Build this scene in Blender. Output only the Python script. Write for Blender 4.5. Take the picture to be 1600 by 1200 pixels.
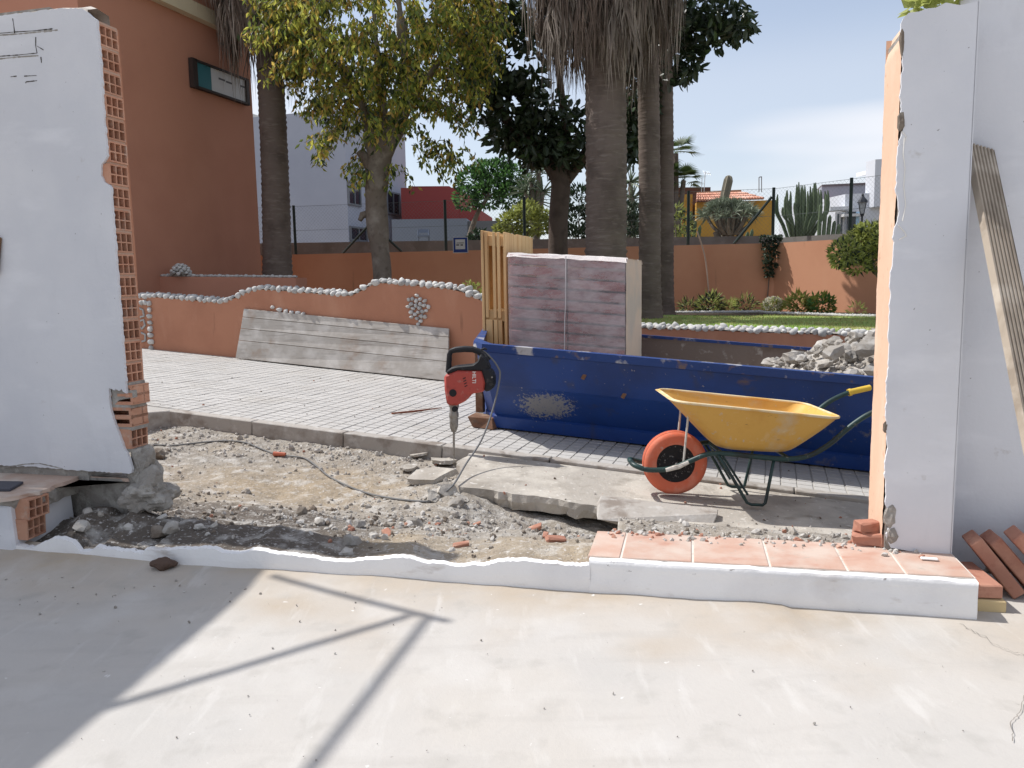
import bpy, bmesh, math, random
from mathutils import Vector, Matrix, noise as mnoise
for o in list(bpy.data.objects): bpy.data.objects.remove(o)
scn = bpy.context.scene
COL = scn.collection
rad = math.radians
random.seed(7)

# ---------------------------------------------------------------- camera
FPX = 1250.0                      # focal length in pixels of the 1600 px wide picture
PITCH, ROLL = rad(7.0), rad(1.0)
CAM = Vector((0, 0, 1.10))
cam_d = bpy.data.cameras.new('camera'); cam = bpy.data.objects.new('camera', cam_d)
COL.objects.link(cam); scn.camera = cam
cam_d.sensor_width = 36; cam_d.lens = 36 * FPX / 1600; cam_d.clip_start = .05; cam_d.clip_end = 3000
_f = Vector((0, math.cos(PITCH), -math.sin(PITCH))); _r = Vector((1, 0, 0)); _u = _r.cross(_f)
CR = _r * math.cos(ROLL) - _u * math.sin(ROLL); CU = _u * math.cos(ROLL) + _r * math.sin(ROLL)
_m = Matrix((CR, CU, -_f)).transposed().to_4x4(); _m.translation = CAM
cam.matrix_world = _m
scn.render.resolution_x, scn.render.resolution_y = 1024, 768

# ---------------------------------------------------------------- sky, sun, exposure
SUN_EL, SUN_AZ = rad(54), rad(22)          # azimuth: degrees from -X towards +Y
SUNV = Vector((-math.cos(SUN_AZ) * math.cos(SUN_EL), math.sin(SUN_AZ) * math.cos(SUN_EL), math.sin(SUN_EL)))
sd = bpy.data.lights.new('sun', 'SUN'); sd.energy = 4.4; sd.angle = rad(.55); sd.color = (1, .97, .93)
sun = bpy.data.objects.new('sun', sd); COL.objects.link(sun)
sun.rotation_euler = SUNV.to_track_quat('Z', 'Y').to_euler(); sun.location = (-8, 4, 14)
W = bpy.data.worlds.new('World'); scn.world = W; W.use_nodes = True
nt = W.node_tree; nt.nodes.clear()
sky = nt.nodes.new('ShaderNodeTexSky'); sky.sky_type = 'NISHITA'; sky.sun_disc = False
sky.sun_elevation = SUN_EL; sky.sun_rotation = math.atan2(SUNV.x, SUNV.y)
sky.air_density = 1.0; sky.dust_density = 1.0; sky.ozone_density = 2.0; sky.altitude = 20
tc = nt.nodes.new('ShaderNodeTexCoord')
sep = nt.nodes.new('ShaderNodeSeparateXYZ'); nt.links.new(tc.outputs['Generated'], sep.inputs[0])
mp = nt.nodes.new('ShaderNodeMapping'); mp.inputs['Scale'].default_value = (1.0, 1.0, 5.5); mp.inputs['Location'].default_value = (5.2, .1, .6)
nt.links.new(tc.outputs['Generated'], mp.inputs[0])
nz = nt.nodes.new('ShaderNodeTexNoise'); nz.inputs['Scale'].default_value = 1.5; nz.inputs['Detail'].default_value = 3; nz.inputs['Roughness'].default_value = .45
nt.links.new(mp.outputs[0], nz.inputs['Vector'])
mr = nt.nodes.new('ShaderNodeMapRange'); mr.interpolation_type = 'SMOOTHSTEP'
mr.inputs['From Min'].default_value = .43; mr.inputs['From Max'].default_value = .60; mr.inputs['To Min'].default_value = .46; mr.inputs['To Max'].default_value = .95
nt.links.new(nz.outputs['Fac'], mr.inputs['Value'])
mh = nt.nodes.new('ShaderNodeMapRange'); mh.interpolation_type = 'SMOOTHSTEP'      # clouds lie in a low band all round
mh.inputs['From Min'].default_value = .22; mh.inputs['From Max'].default_value = .30; mh.inputs['To Min'].default_value = 1; mh.inputs['To Max'].default_value = .66
nt.links.new(sep.outputs['Z'], mh.inputs['Value'])
mu = nt.nodes.new('ShaderNodeMath'); mu.operation = 'MULTIPLY'; nt.links.new(mr.outputs[0], mu.inputs[0]); nt.links.new(mh.outputs[0], mu.inputs[1])
mx = nt.nodes.new('ShaderNodeMix'); mx.data_type = 'RGBA'; nt.links.new(mu.outputs[0], mx.inputs['Factor'])
nt.links.new(sky.outputs[0], mx.inputs['A']); mx.inputs['B'].default_value = (6.6, 6.7, 7.1, 1)
bg = nt.nodes.new('ShaderNodeBackground'); bg.inputs['Strength'].default_value = .14
nt.links.new(mx.outputs['Result'], bg.inputs['Color'])
wo = nt.nodes.new('ShaderNodeOutputWorld'); nt.links.new(bg.outputs[0], wo.inputs['Surface'])
vs = scn.view_settings; vs.view_transform = 'Standard'; vs.look = 'None'; vs.gamma = 1; vs.use_curve_mapping = False; vs.exposure = 0.05

# ---------------------------------------------------------------- measuring: a pixel of the photograph to a point of the place
def ray(px, py): return CR * ((px - 800) / FPX) - CU * ((py - 600) / FPX) + _f
def on_z(px, py, z):
    d = ray(px, py); return CAM + d * ((z - CAM.z) / d.z)
def on_y(px, py, y):
    d = ray(px, py); return CAM + d * (y / d.y)
def on_plane(px, py, p, n):
    d = ray(px, py); n = Vector(n); return CAM + d * ((Vector(p) - CAM).dot(n) / d.dot(n))
# street frame: s runs along the sloping street (to the right, downhill), w across it (away), h above its surface
SL = .075; SC, SS = math.cos(rad(18)), math.sin(rad(18))
def ST(s, w, h=0.0): return Vector((1 + s * SC + w * SS, 4.75 - s * SS + w * SC, -.165 - SL * s + h))
def to_sw(x, y): return ((x - 1) * SC - (y - 4.75) * SS, (x - 1) * SS + (y - 4.75) * SC)
def zst(x, y): return -.165 - SL * to_sw(x, y)[0]
SN = Vector((SL * SC, -SL * SS, 1)).normalized()
def on_st(px, py, h=0.0): return on_plane(px, py, ST(0, 0, h), SN)
def st_face(px, py, w):                                  # on the upright plane at street distance w -> (s, h)
    p = on_plane(px, py, ST(0, w), (SS, SC, 0)); s, _ = to_sw(p.x, p.y); return s, p.z - (-.165 - SL * s)
# boundary-wall frame: a along the wall (to the right), b behind its face, z
WY = rad(14); WC, WS = math.cos(WY), math.sin(WY); WP = Vector((1.331, 2.771, 0))
def WL(a, b, z): return Vector((WP.x + a * WC + b * WS, WP.y - a * WS + b * WC, z))
def wall_px(px, py, b=0.0):
    p = on_plane(px, py, WL(0, b, 0), (WS, WC, 0)); return (p.x - WP.x) * WC - (p.y - WP.y) * WS, p.z
def sstep(a, b, x):
    t = min(1, max(0, (x - a) / (b - a))); return t * t * (3 - 2 * t)
def fbm(x, y, z=0.0, o=4):
    v = 0; a = .5
    for i in range(o): v += a * mnoise.noise((x, y, z + i * 7.3)); x *= 2.03; y *= 2.03; a *= .5
    return v
def interp(pts, x):
    if x <= pts[0][0]: return pts[0][1]
    for (a, b), (c, d) in zip(pts, pts[1:]):
        if x <= c: return b + (d - b) * (x - a) / (c - a)
    return pts[-1][1]

# ---------------------------------------------------------------- materials
SAT = .78
def lin(c):
    l = .3 * c[0] + .59 * c[1] + .11 * c[2]; c = [l + (v - l) * SAT for v in c]
    return tuple(((v / 255) / 12.92 if v / 255 <= .04045 else ((v / 255 + .055) / 1.055) ** 2.4) for v in c)
def mat(name, col, rough=.85, layers=(), bump=(), metal=0.0, spec=.3, rnd=0.0, coord='pos', transl=0.0, attr=None, coat=0.0):
    m = bpy.data.materials.new(name); m.use_nodes = True; t = m.node_tree; N, L = t.nodes, t.links
    b = N['Principled BSDF']; out = N['Material Output']
    if coord == 'pos': src = N.new('ShaderNodeNewGeometry').outputs['Position']
    else: src = N.new('ShaderNodeTexCoord').outputs['Object']
    cur = N.new('ShaderNodeRGB'); cur.outputs[0].default_value = (*lin(col), 1); cur = cur.outputs[0]
    def tex(scale, detail, st, typ='noise', rgh=.55):
        v = src
        if st != (1, 1, 1):
            q = N.new('ShaderNodeMapping'); q.inputs['Scale'].default_value = st; L.new(v, q.inputs[0]); v = q.outputs[0]
        if typ == 'voro':
            n = N.new('ShaderNodeTexVoronoi'); n.feature = 'DISTANCE_TO_EDGE'; n.inputs['Scale'].default_value = scale; L.new(v, n.inputs['Vector']); return n.outputs['Distance']
        if typ == 'cell':
            n = N.new('ShaderNodeTexVoronoi'); n.inputs['Scale'].default_value = scale; L.new(v, n.inputs['Vector']); return n.outputs['Distance']
        if typ == 'wave':
            n = N.new('ShaderNodeTexWave'); n.inputs['Scale'].default_value = scale; n.inputs['Distortion'].default_value = 3; n.inputs['Detail'].default_value = 3
            n.bands_direction = 'X'; L.new(v, n.inputs['Vector']); return n.outputs['Fac']
        n = N.new('ShaderNodeTexNoise'); n.inputs['Scale'].default_value = scale; n.inputs['Detail'].default_value = detail; n.inputs['Roughness'].default_value = rgh
        L.new(v, n.inputs['Vector']); return n.outputs['Fac']
    if attr:                                             # a second colour where the vertex attribute says so
        for an, ac in attr:
            an_ = N.new('ShaderNodeAttribute'); an_.attribute_name = an
            q = N.new('ShaderNodeMix'); q.data_type = 'RGBA'; L.new(an_.outputs['Fac'], q.inputs['Factor']); L.new(cur, q.inputs['A']); q.inputs['B'].default_value = (*lin(ac), 1); cur = q.outputs['Result']
    for l in layers:
        f = tex(l.get('s', 5), l.get('d', 5), l.get('st', (1, 1, 1)), l.get('t', 'noise'), l.get('r', .55))
        if 'blob' in l:                                  # a stain with a place of its own: noise lifted round a centre
            sb_ = N.new('ShaderNodeVectorMath'); sb_.operation = 'SUBTRACT'; L.new(src, sb_.inputs[0]); sb_.inputs[1].default_value = l['blob'][0]
            ml_ = N.new('ShaderNodeVectorMath'); ml_.operation = 'MULTIPLY'; L.new(sb_.outputs[0], ml_.inputs[0]); ml_.inputs[1].default_value = [1 / v for v in l['blob'][1]]
            ln_ = N.new('ShaderNodeVectorMath'); ln_.operation = 'LENGTH'; L.new(ml_.outputs[0], ln_.inputs[0])
            mm = N.new('ShaderNodeMapRange'); mm.interpolation_type = 'SMOOTHSTEP'; mm.inputs['From Min'].default_value = 1; mm.inputs['From Max'].default_value = 0; mm.inputs['To Min'].default_value = -.3; mm.inputs['To Max'].default_value = l.get('gain', .3); L.new(ln_.outputs['Value'], mm.inputs['Value'])
            ad_ = N.new('ShaderNodeMath'); ad_.operation = 'ADD'; L.new(f, ad_.inputs[0]); L.new(mm.outputs[0], ad_.inputs[1]); f = ad_.outputs[0]
        r = N.new('ShaderNodeMapRange'); r.inputs['From Min'].default_value = l['lo']; r.inputs['From Max'].default_value = l['hi']; r.inputs['To Max'].default_value = l.get('k', 1)
        L.new(f, r.inputs['Value']); q = N.new('ShaderNodeMix'); q.data_type = 'RGBA'; L.new(r.outputs[0], q.inputs['Factor']); L.new(cur, q.inputs['A'])
        q.inputs['B'].default_value = (*lin(l['c']), 1); cur = q.outputs['Result']
    if rnd:
        oi = N.new('ShaderNodeObjectInfo'); r = N.new('ShaderNodeMapRange'); r.inputs['To Min'].default_value = 1 - rnd; r.inputs['To Max'].default_value = 1 + rnd
        L.new(oi.outputs['Random'], r.inputs['Value']); h = N.new('ShaderNodeHueSaturation'); L.new(r.outputs[0], h.inputs['Value']); L.new(cur, h.inputs['Color']); cur = h.outputs[0]
    L.new(cur, b.inputs['Base Color']); b.inputs['Roughness'].default_value = rough; b.inputs['Metallic'].default_value = metal
    b.inputs['Specular IOR Level'].default_value = spec
    if coat: b.inputs['Coat Weight'].default_value = coat
    prev = None
    for (s, k, dist, *st) in bump:
        st = st[0] if st else (1, 1, 1); f = tex(s, 6, st)
        bn = N.new('ShaderNodeBump'); bn.inputs['Strength'].default_value = k; bn.inputs['Distance'].default_value = dist; L.new(f, bn.inputs['Height'])
        if prev: L.new(prev, bn.inputs['Normal'])
        prev = bn.outputs[0]
    if prev: L.new(prev, b.inputs['Normal'])
    if transl:
        tr = N.new('ShaderNodeBsdfTranslucent'); L.new(cur, tr.inputs['Color']); ms = N.new('ShaderNodeMixShader'); ms.inputs[0].default_value = transl
        L.new(b.outputs[0], ms.inputs[1]); L.new(tr.outputs[0], ms.inputs[2]); L.new(ms.outputs[0], out.inputs['Surface'])
    return m

# ---------------------------------------------------------------- mesh helpers
class MB:
    def __init__(s): s.v = []; s.f = []; s.m = []; s.mi = 0
    def add(s, vs, fs):
        o = len(s.v); s.v += [tuple(v) for v in vs]; s.f += [tuple(i + o for i in f) for f in fs]; s.m += [s.mi] * len(fs)
    def box(s, c, d, M=None):
        x, y, z = d[0] / 2, d[1] / 2, d[2] / 2; vs = [Vector((a * x, b * y, e * z)) for e in (-1, 1) for b in (-1, 1) for a in (-1, 1)]
        if M is not None: vs = [M @ v for v in vs]
        s.add([v + Vector(c) for v in vs], [(0, 2, 3, 1), (4, 5, 7, 6), (0, 1, 5, 4), (2, 6, 7, 3), (0, 4, 6, 2), (1, 3, 7, 5)])
    def hexa(s, p): s.add(p, [(0, 3, 2, 1), (4, 5, 6, 7), (0, 1, 5, 4), (1, 2, 6, 5), (2, 3, 7, 6), (3, 0, 4, 7)])   # bottom 4, top 4
    def tube(s, pts, r, n=8, cap=True):
        pts = [Vector(p) for p in pts]; rr = r if isinstance(r, (list, tuple)) else [r] * len(pts); vs = []; up = None
        for i, p in enumerate(pts):
            t = (pts[min(i + 1, len(pts) - 1)] - pts[max(i - 1, 0)]).normalized()
            if up is None: up = Vector((0, 0, 1)) if abs(t.z) < .9 else Vector((1, 0, 0))
            a = t.cross(up).normalized(); up = a.cross(t).normalized()
            vs += [p + (a * math.cos(k * 2 * math.pi / n) + up * math.sin(k * 2 * math.pi / n)) * rr[i] for k in range(n)]
        fs = [(i * n + k, i * n + (k + 1) % n, (i + 1) * n + (k + 1) % n, (i + 1) * n + k) for i in range(len(pts) - 1) for k in range(n)]
        if cap: fs += [tuple(reversed(range(n))), tuple(range((len(pts) - 1) * n, len(pts) * n))]
        s.add(vs, fs)
    def lathe(s, prof, n=24, M=None):                    # profile (radius, height) about local z
        vs = [Vector((r * math.cos(k * 2 * math.pi / n), r * math.sin(k * 2 * math.pi / n), z)) for r, z in prof for k in range(n)]
        if M is not None: vs = [M @ v for v in vs]
        fs = [(i * n + k, i * n + (k + 1) % n, (i + 1) * n + (k + 1) % n, (i + 1) * n + k) for i in range(len(prof) - 1) for k in range(n)]
        s.add(vs, fs)
    def prism(s, poly, off, cap=True):                   # 3d polygon pushed by a vector
        n = len(poly); off = Vector(off); vs = [Vector(p) for p in poly] + [Vector(p) + off for p in poly]
        fs = [(i, (i + 1) % n, n + (i + 1) % n, n + i) for i in range(n)]
        if cap: fs += [tuple(reversed(range(n))), tuple(range(n, 2 * n))]
        s.add(vs, fs)
    def grid(s, fn, nu, nv):
        s.add([fn(i / nu, j / nv) for j in range(nv + 1) for i in range(nu + 1)],
              [(j * (nu + 1) + i, j * (nu + 1) + i + 1, (j + 1) * (nu + 1) + i + 1, (j + 1) * (nu + 1) + i) for j in range(nv) for i in range(nu)])
    def mesh(s, name, mats, smooth=False, fix=False, bevel=0):
        me = bpy.data.meshes.new(name); me.from_pydata(s.v, [], s.f)
        for m in (mats if isinstance(mats, (list, tuple)) else [mats]): me.materials.append(m)
        if any(s.m): me.polygons.foreach_set('material_index', s.m)
        if fix or bevel:
            bm = bmesh.new(); bm.from_mesh(me); bmesh.ops.remove_doubles(bm, verts=bm.verts, dist=1e-5); bmesh.ops.recalc_face_normals(bm, faces=bm.faces)
            if bevel: bmesh.ops.bevel(bm, geom=[e for e in bm.edges if len(e.link_faces) == 2 and e.calc_face_angle(0) > .5], offset=bevel, segments=1 if not smooth else 2, affect='EDGES')
            bm.to_mesh(me); bm.free()
        if smooth: me.polygons.foreach_set('use_smooth', [True] * len(me.polygons))
        me.update(); return me
def obj(name, me, parent=None, loc=None, rot=None):
    o = bpy.data.objects.new(name, me); COL.objects.link(o)
    if parent is not None:
        o.parent = parent
        if loc is None: loc = -parent.location if (parent.parent is None and parent.type == 'EMPTY' and not parent.get('local')) else (0, 0, 0)
    if loc is not None: o.location = loc
    if rot is not None: o.rotation_euler = rot
    return o
def tag(o, label, cat, group=None):
    o['label'] = label; o['category'] = cat
    if group: o['group'] = group
    return o
def thing(name, label, cat, loc, rot=None, group=None, local=False):   # an Empty at the base; parts use world coordinates unless local
    o = bpy.data.objects.new(name, None); COL.objects.link(o); o.location = loc; o.empty_display_size = .1
    if local: o['local'] = 1
    if rot: o.rotation_euler = rot
    return tag(o, label, cat, group)
def struct(name, me): o = obj(name, me); o['kind'] = 'structure'; return o
def smooth_angle(me, deg=35):
    me.polygons.foreach_set('use_smooth', [True] * len(me.polygons))
    bm = bmesh.new(); bm.from_mesh(me)
    for e in bm.edges:
        if len(e.link_faces) != 2 or e.calc_face_angle(0) > rad(deg): e.smooth = False
    bm.to_mesh(me); bm.free()
    return me
def rock_mesh(name, m, seed, sub=1, rough=.28, sq=(1, 1, 1), smooth=False):
    bm = bmesh.new(); bmesh.ops.create_icosphere(bm, subdivisions=sub, radius=1)
    r = random.Random(seed); off = Vector((r.random() * 50, r.random() * 50, r.random() * 50))
    for v in bm.verts:
        k = 1 + rough * 2 * mnoise.noise(v.co * 1.3 + off) + (rough * .5 * (r.random() - .5))
        v.co = Vector((v.co.x * sq[0], v.co.y * sq[1], v.co.z * sq[2])) * k
    me = bpy.data.meshes.new(name); bm.to_mesh(me); bm.free(); me.materials.append(m)
    if smooth: me.polygons.foreach_set('use_smooth', [True] * len(me.polygons))
    return me
def add_mesh(mb, me, M):                                  # copy a ready mesh into a builder
    mb.add([M @ v.co for v in me.vertices], [tuple(p.vertices) for p in me.polygons])
def xform(loc, rot=(0, 0, 0), sc=(1, 1, 1)):
    from mathutils import Euler
    return Matrix.LocRotScale(Vector(loc), Euler(rot), Vector(sc))
# ---------------------------------------------------------------- palette
m_ground = mat('far_ground', (150, 138, 118), .95)
m_yard = mat('yard_cement', (189, 183, 175), .9, layers=[
    dict(c=(192, 181, 165), s=.9, lo=.48, hi=.7, k=.45), dict(c=(170, 168, 164), s=1.3, lo=.5, hi=.72, k=.5, d=7),
    dict(c=(160, 155, 146), s=7, lo=.56, hi=.72, k=.4, d=8), dict(c=(204, 200, 194), s=3.1, lo=.52, hi=.74, k=.45, d=8),
    dict(c=(130, 122, 112), s=38, lo=.74, hi=.78, k=.4, d=2), dict(c=(226, 224, 220), s=24, lo=.71, hi=.75, k=.7, d=3),
    dict(c=(172, 166, 158), s=9, lo=.55, hi=.75, k=.5, d=7, st=(.15, 1, 1)), dict(c=(206, 202, 196), s=16, lo=.58, hi=.72, k=.4, d=7, st=(1, .2, 1)), dict(c=(150, 138, 118), s=2.2, lo=.68, hi=.76, k=.55, d=6, st=(1, .35, 1))],
    bump=[(60, .25, .004), (9, .22, .012), (260, .3, .0015)], attr=[('sand', (172, 148, 116))])
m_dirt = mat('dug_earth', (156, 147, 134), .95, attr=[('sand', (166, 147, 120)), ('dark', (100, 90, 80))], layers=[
    dict(c=(202, 198, 190), s=9, lo=.52, hi=.66, k=.6, d=8), dict(c=(118, 106, 92), s=14, lo=.56, hi=.7, k=.5, d=8), dict(c=(214, 210, 204), s=55, lo=.58, hi=.66, k=.6, d=4)],
    bump=[(18, .5, .02), (46, .8, .014), (130, .8, .007)])
m_rub = mat('rubble_grey', (156, 148, 137), .95, rnd=.22, layers=[dict(c=(186, 182, 175), s=12, lo=.45, hi=.65, k=.7), dict(c=(128, 116, 102), s=20, lo=.55, hi=.7, k=.6)], bump=[(70, .5, .006)])
m_rubw = mat('rubble_pale', (192, 187, 179), .95, layers=[dict(c=(176, 168, 156), s=14, lo=.5, hi=.66, k=.8)], bump=[(70, .5, .006)])
m_rubd = mat('rubble_dark', (118, 104, 90), .95, layers=[dict(c=(150, 140, 126), s=12, lo=.5, hi=.66, k=.8)], bump=[(70, .5, .006)])
m_rubr = mat('rubble_brick', (176, 116, 92), .95, layers=[dict(c=(196, 148, 122), s=18, lo=.5, hi=.64, k=.8)], bump=[(70, .5, .005)])
m_slab = mat('old_slab', (172, 164, 152), .93, layers=[dict(c=(150, 138, 122), s=1.4, lo=.48, hi=.66, k=.6, d=8), dict(c=(118, 108, 98), s=34, lo=.66, hi=.72, k=.6, d=5), dict(c=(196, 188, 174), s=3, lo=.45, hi=.64, d=7), dict(c=(142, 132, 118), s=8, lo=.55, hi=.7, k=.6, d=8), dict(c=(222, 218, 210), s=26, lo=.62, hi=.7, k=.7)],
             bump=[(45, .5, .008), (160, .6, .004), (9, .5, .02)])
m_kerb = mat('kerb_concrete', (172, 165, 156), .93, layers=[dict(c=(120, 104, 90), s=6, lo=.5, hi=.66, k=.7, d=8), dict(c=(196, 192, 186), s=13, lo=.55, hi=.68, k=.6)], bump=[(60, .5, .006)], rnd=.06)
m_tile = mat('paving_tile', (184, 181, 176), .88, rnd=.05, layers=[dict(c=(170, 164, 154), s=2.2, lo=.5, hi=.7, k=.6, d=7), dict(c=(198, 195, 190), s=30, lo=.5, hi=.65, k=.5)], bump=[(140, .4, .002)])
m_joint = mat('paving_joint', (174, 170, 163), .95)
m_white = mat('white_limewash', (216, 216, 220), .88, layers=[dict(c=(206, 207, 213), s=2.4, lo=.42, hi=.62, k=.8, d=6), dict(c=(192, 191, 195), s=5, lo=.6, hi=.75, k=.5, d=8, st=(1, 1, .3)),
              dict(c=(176, 170, 164), s=1.5, lo=.58, hi=.76, k=.35, d=8, st=(1, 1, .5)), dict(c=(226, 226, 230), s=7, lo=.56, hi=.7, k=.6, d=7, st=(.35, .35, 1)), dict(c=(120, 116, 112), s=60, lo=.755, hi=.78, k=.7, d=2), dict(c=(176, 168, 158), s=11, lo=.68, hi=.76, k=.5, d=6)],
              bump=[(11, .22, .012), (70, .18, .004), (2.6, .35, .03, (1, 1, .5)), (30, .2, .006, (.3, .3, 1))])
m_mort = mat('old_mortar', (150, 143, 134), .95, layers=[dict(c=(176, 170, 160), s=16, lo=.48, hi=.64, k=.8), dict(c=(112, 102, 92), s=22, lo=.56, hi=.7, k=.6)], bump=[(50, .7, .012), (150, .5, .004)])
m_brick = mat('hollow_clay', (204, 144, 112), .9, rnd=.10, layers=[dict(c=(188, 118, 86), s=10, lo=.45, hi=.66, k=.7), dict(c=(216, 176, 150), s=30, lo=.55, hi=.68, k=.5), dict(c=(170, 158, 144), s=16, lo=.62, hi=.72, k=.6)], bump=[(90, .4, .003)])
m_red = mat('red_brick', (180, 118, 94), .9, rnd=.12, layers=[dict(c=(200, 140, 112), s=9, lo=.5, hi=.68, k=.7), dict(c=(150, 78, 58), s=22, lo=.56, hi=.7, k=.5)], bump=[(90, .4, .003)])
m_yel = mat('yellow_brick', (206, 178, 124), .9, bump=[(90, .4, .003)])
m_terra = mat('terracotta_tile', (198, 156, 134), .75, rnd=.05, layers=[dict(c=(190, 124, 100), s=6, lo=.52, hi=.7, k=.6, d=8, st=(1, 2.5, 1)), dict(c=(204, 186, 170), s=7, lo=.42, hi=.66, k=.8, d=8), dict(c=(176, 160, 144), s=40, lo=.62, hi=.72, k=.6)], bump=[(60, .3, .003), (200, .3, .001)])
m_peach = mat('peach_paint', (232, 184, 150), .85, layers=[dict(c=(240, 206, 178), s=5, lo=.5, hi=.7, k=.7, st=(1, 1, .4), d=7), dict(c=(198, 146, 112), s=22, lo=.64, hi=.72, k=.7)], bump=[(30, .25, .006)])
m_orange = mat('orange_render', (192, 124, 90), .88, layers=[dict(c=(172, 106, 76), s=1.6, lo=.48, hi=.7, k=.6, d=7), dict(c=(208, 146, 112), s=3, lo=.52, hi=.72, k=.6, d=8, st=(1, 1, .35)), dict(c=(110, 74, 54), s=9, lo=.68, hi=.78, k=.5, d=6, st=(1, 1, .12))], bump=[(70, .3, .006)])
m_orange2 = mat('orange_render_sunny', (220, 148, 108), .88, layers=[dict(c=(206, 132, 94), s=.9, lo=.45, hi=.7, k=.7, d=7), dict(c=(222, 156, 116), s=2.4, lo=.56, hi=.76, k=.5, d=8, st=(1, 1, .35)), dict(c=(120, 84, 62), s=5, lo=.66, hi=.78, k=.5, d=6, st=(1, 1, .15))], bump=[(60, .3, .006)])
m_rust = mat('red_brown_render', (200, 130, 100), .9, layers=[dict(c=(186, 116, 88), s=.7, lo=.45, hi=.7, k=.7, d=6)], bump=[(50, .25, .008)])
m_cobble = mat('white_cobble', (192, 190, 185), .8, rnd=.2, layers=[dict(c=(160, 158, 156), s=14, lo=.48, hi=.68, k=.7), dict(c=(120, 118, 116), s=40, lo=.66, hi=.75, k=.5)], bump=[(60, .3, .004)])
m_soil = mat('garden_soil', (96, 78, 58), .95, bump=[(20, .6, .03)])
m_lawn = mat('lawn_ground', (136, 166, 66), .95, layers=[dict(c=(168, 162, 92), s=1.1, lo=.48, hi=.66, k=.8, d=6), dict(c=(104, 140, 48), s=5, lo=.5, hi=.7, k=.6)], bump=[(60, .6, .02)])
m_conc = mat('grey_concrete', (128, 124, 118), .93, layers=[dict(c=(104, 98, 90), s=2, lo=.5, hi=.7, k=.7, d=7, st=(1, 1, .4)), dict(c=(150, 148, 142), s=6, lo=.55, hi=.7, k=.5)], bump=[(30, .4, .01)])

# ---------------------------------------------------------------- the great sheet of ground
g = MB(); g.add([(-900, -900, -1.2), (900, -900, -1.2), (900, 900, -1.2), (-900, 900, -1.2)], [(0, 1, 2, 3)]); struct('ground', g.mesh('ground', m_ground))

# ---------------------------------------------------------------- yard
def yc(x): return 2.80 - .223 * x                         # front of the low curb
def yp(x): return WP.y - (x - WP.x) * math.tan(WY)        # face of the pier / broken wall
YR = 1.47
xs = [-9 + i * .5 for i in range(12)] + [-3 + i * .03 for i in range(150)] + [1.4999, 1.5001] + [1.53 + i * .03 for i in range(60)] + [3.4 + i * .5 for i in range(12)]
ys = [-9 + i * 1. for i in range(10)]
vy = []; NX = len(xs)
def yfar(x): return yc(x) + .06
ts = [0, .3, .5, .6, .66, .7] + [.7 + .3 * (i + 1) / 80 for i in range(80)]
sand = []
for t in ts:
    for x in xs:
        y = -9 + (yfar(x) + 9) * t
        d = yc(x) - y
        bank = .022 * max(0, 1 - d / .35) ** 2 * (.6 + fbm(x * 2.2, y * 2.2)) if x < .9 else 0.006 * max(0, 1 - d / .2) ** 2
        if x < -1.5: bank += .03 * sstep(-1.5, -2.1, x) * max(0, 1 - d / .3) ** 2
        vy.append((x, y, .005 * fbm(x * 1.5, y * 1.5) + bank + .002 * fbm(x * 9, y * 9)))
        sand.append(min(1, max(0, .75 * (1 - d / .5) + fbm(x * 3, y * 3, 4)) * (1.0 if x < 1.2 else .5)) * .8 if d < .9 else 0)
g = MB(); g.add(vy, [(j * NX + i, j * NX + i + 1, (j + 1) * NX + i + 1, (j + 1) * NX + i) for j in range(len(ts) - 1) for i in range(NX - 1)])
me = g.mesh('yard_ground', m_yard, smooth=True); a = me.attributes.new('sand', 'FLOAT', 'POINT'); a.data.foreach_set('value', sand)
yard = struct('yard_ground', me)
g = MB(); g.grid(lambda u, v: (lambda x: (lambda y: Vector((x, y, .005 * fbm(x * 1.5, y * 1.5) + .002 * fbm(x * 9, y * 9) - .001)))(yc(x) + .055 + (yp(x) + .3 - yc(x) - .055) * v))(1.44 + 6 * u), 120, 14); obj('yard_corner', g.mesh('yard_corner', m_yard, smooth=True), yard)
g = MB()                                                  # hairline cracks in the cement
for pl in ([(1500, 975), (1530, 990), (1560, 1010), (1590, 1020), (1640, 1045)], [(1604, 1080), (1594, 1110), (1580, 1130), (1584, 1160)]):
    pts = []
    for (p, q), (r, s_) in zip(pl, pl[1:]):
        for k in range(8): pts.append(on_z(p + (r - p) * k / 8 + random.uniform(-2, 2), q + (s_ - q) * k / 8 + random.uniform(-2, 2), .006))
    for i in range(len(pts) - 1):
        d = (pts[i + 1] - pts[i]); n = Vector((-d.y, d.x, 0)).normalized() * (.0006 + .0006 * random.random())
        g.add([pts[i] - n, pts[i + 1] - n, pts[i + 1] + n, pts[i] + n], [(0, 1, 2, 3)])
obj('crack', g.mesh('crack', mat('crack_dark', (136, 128, 118), .95)), yard)

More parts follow.
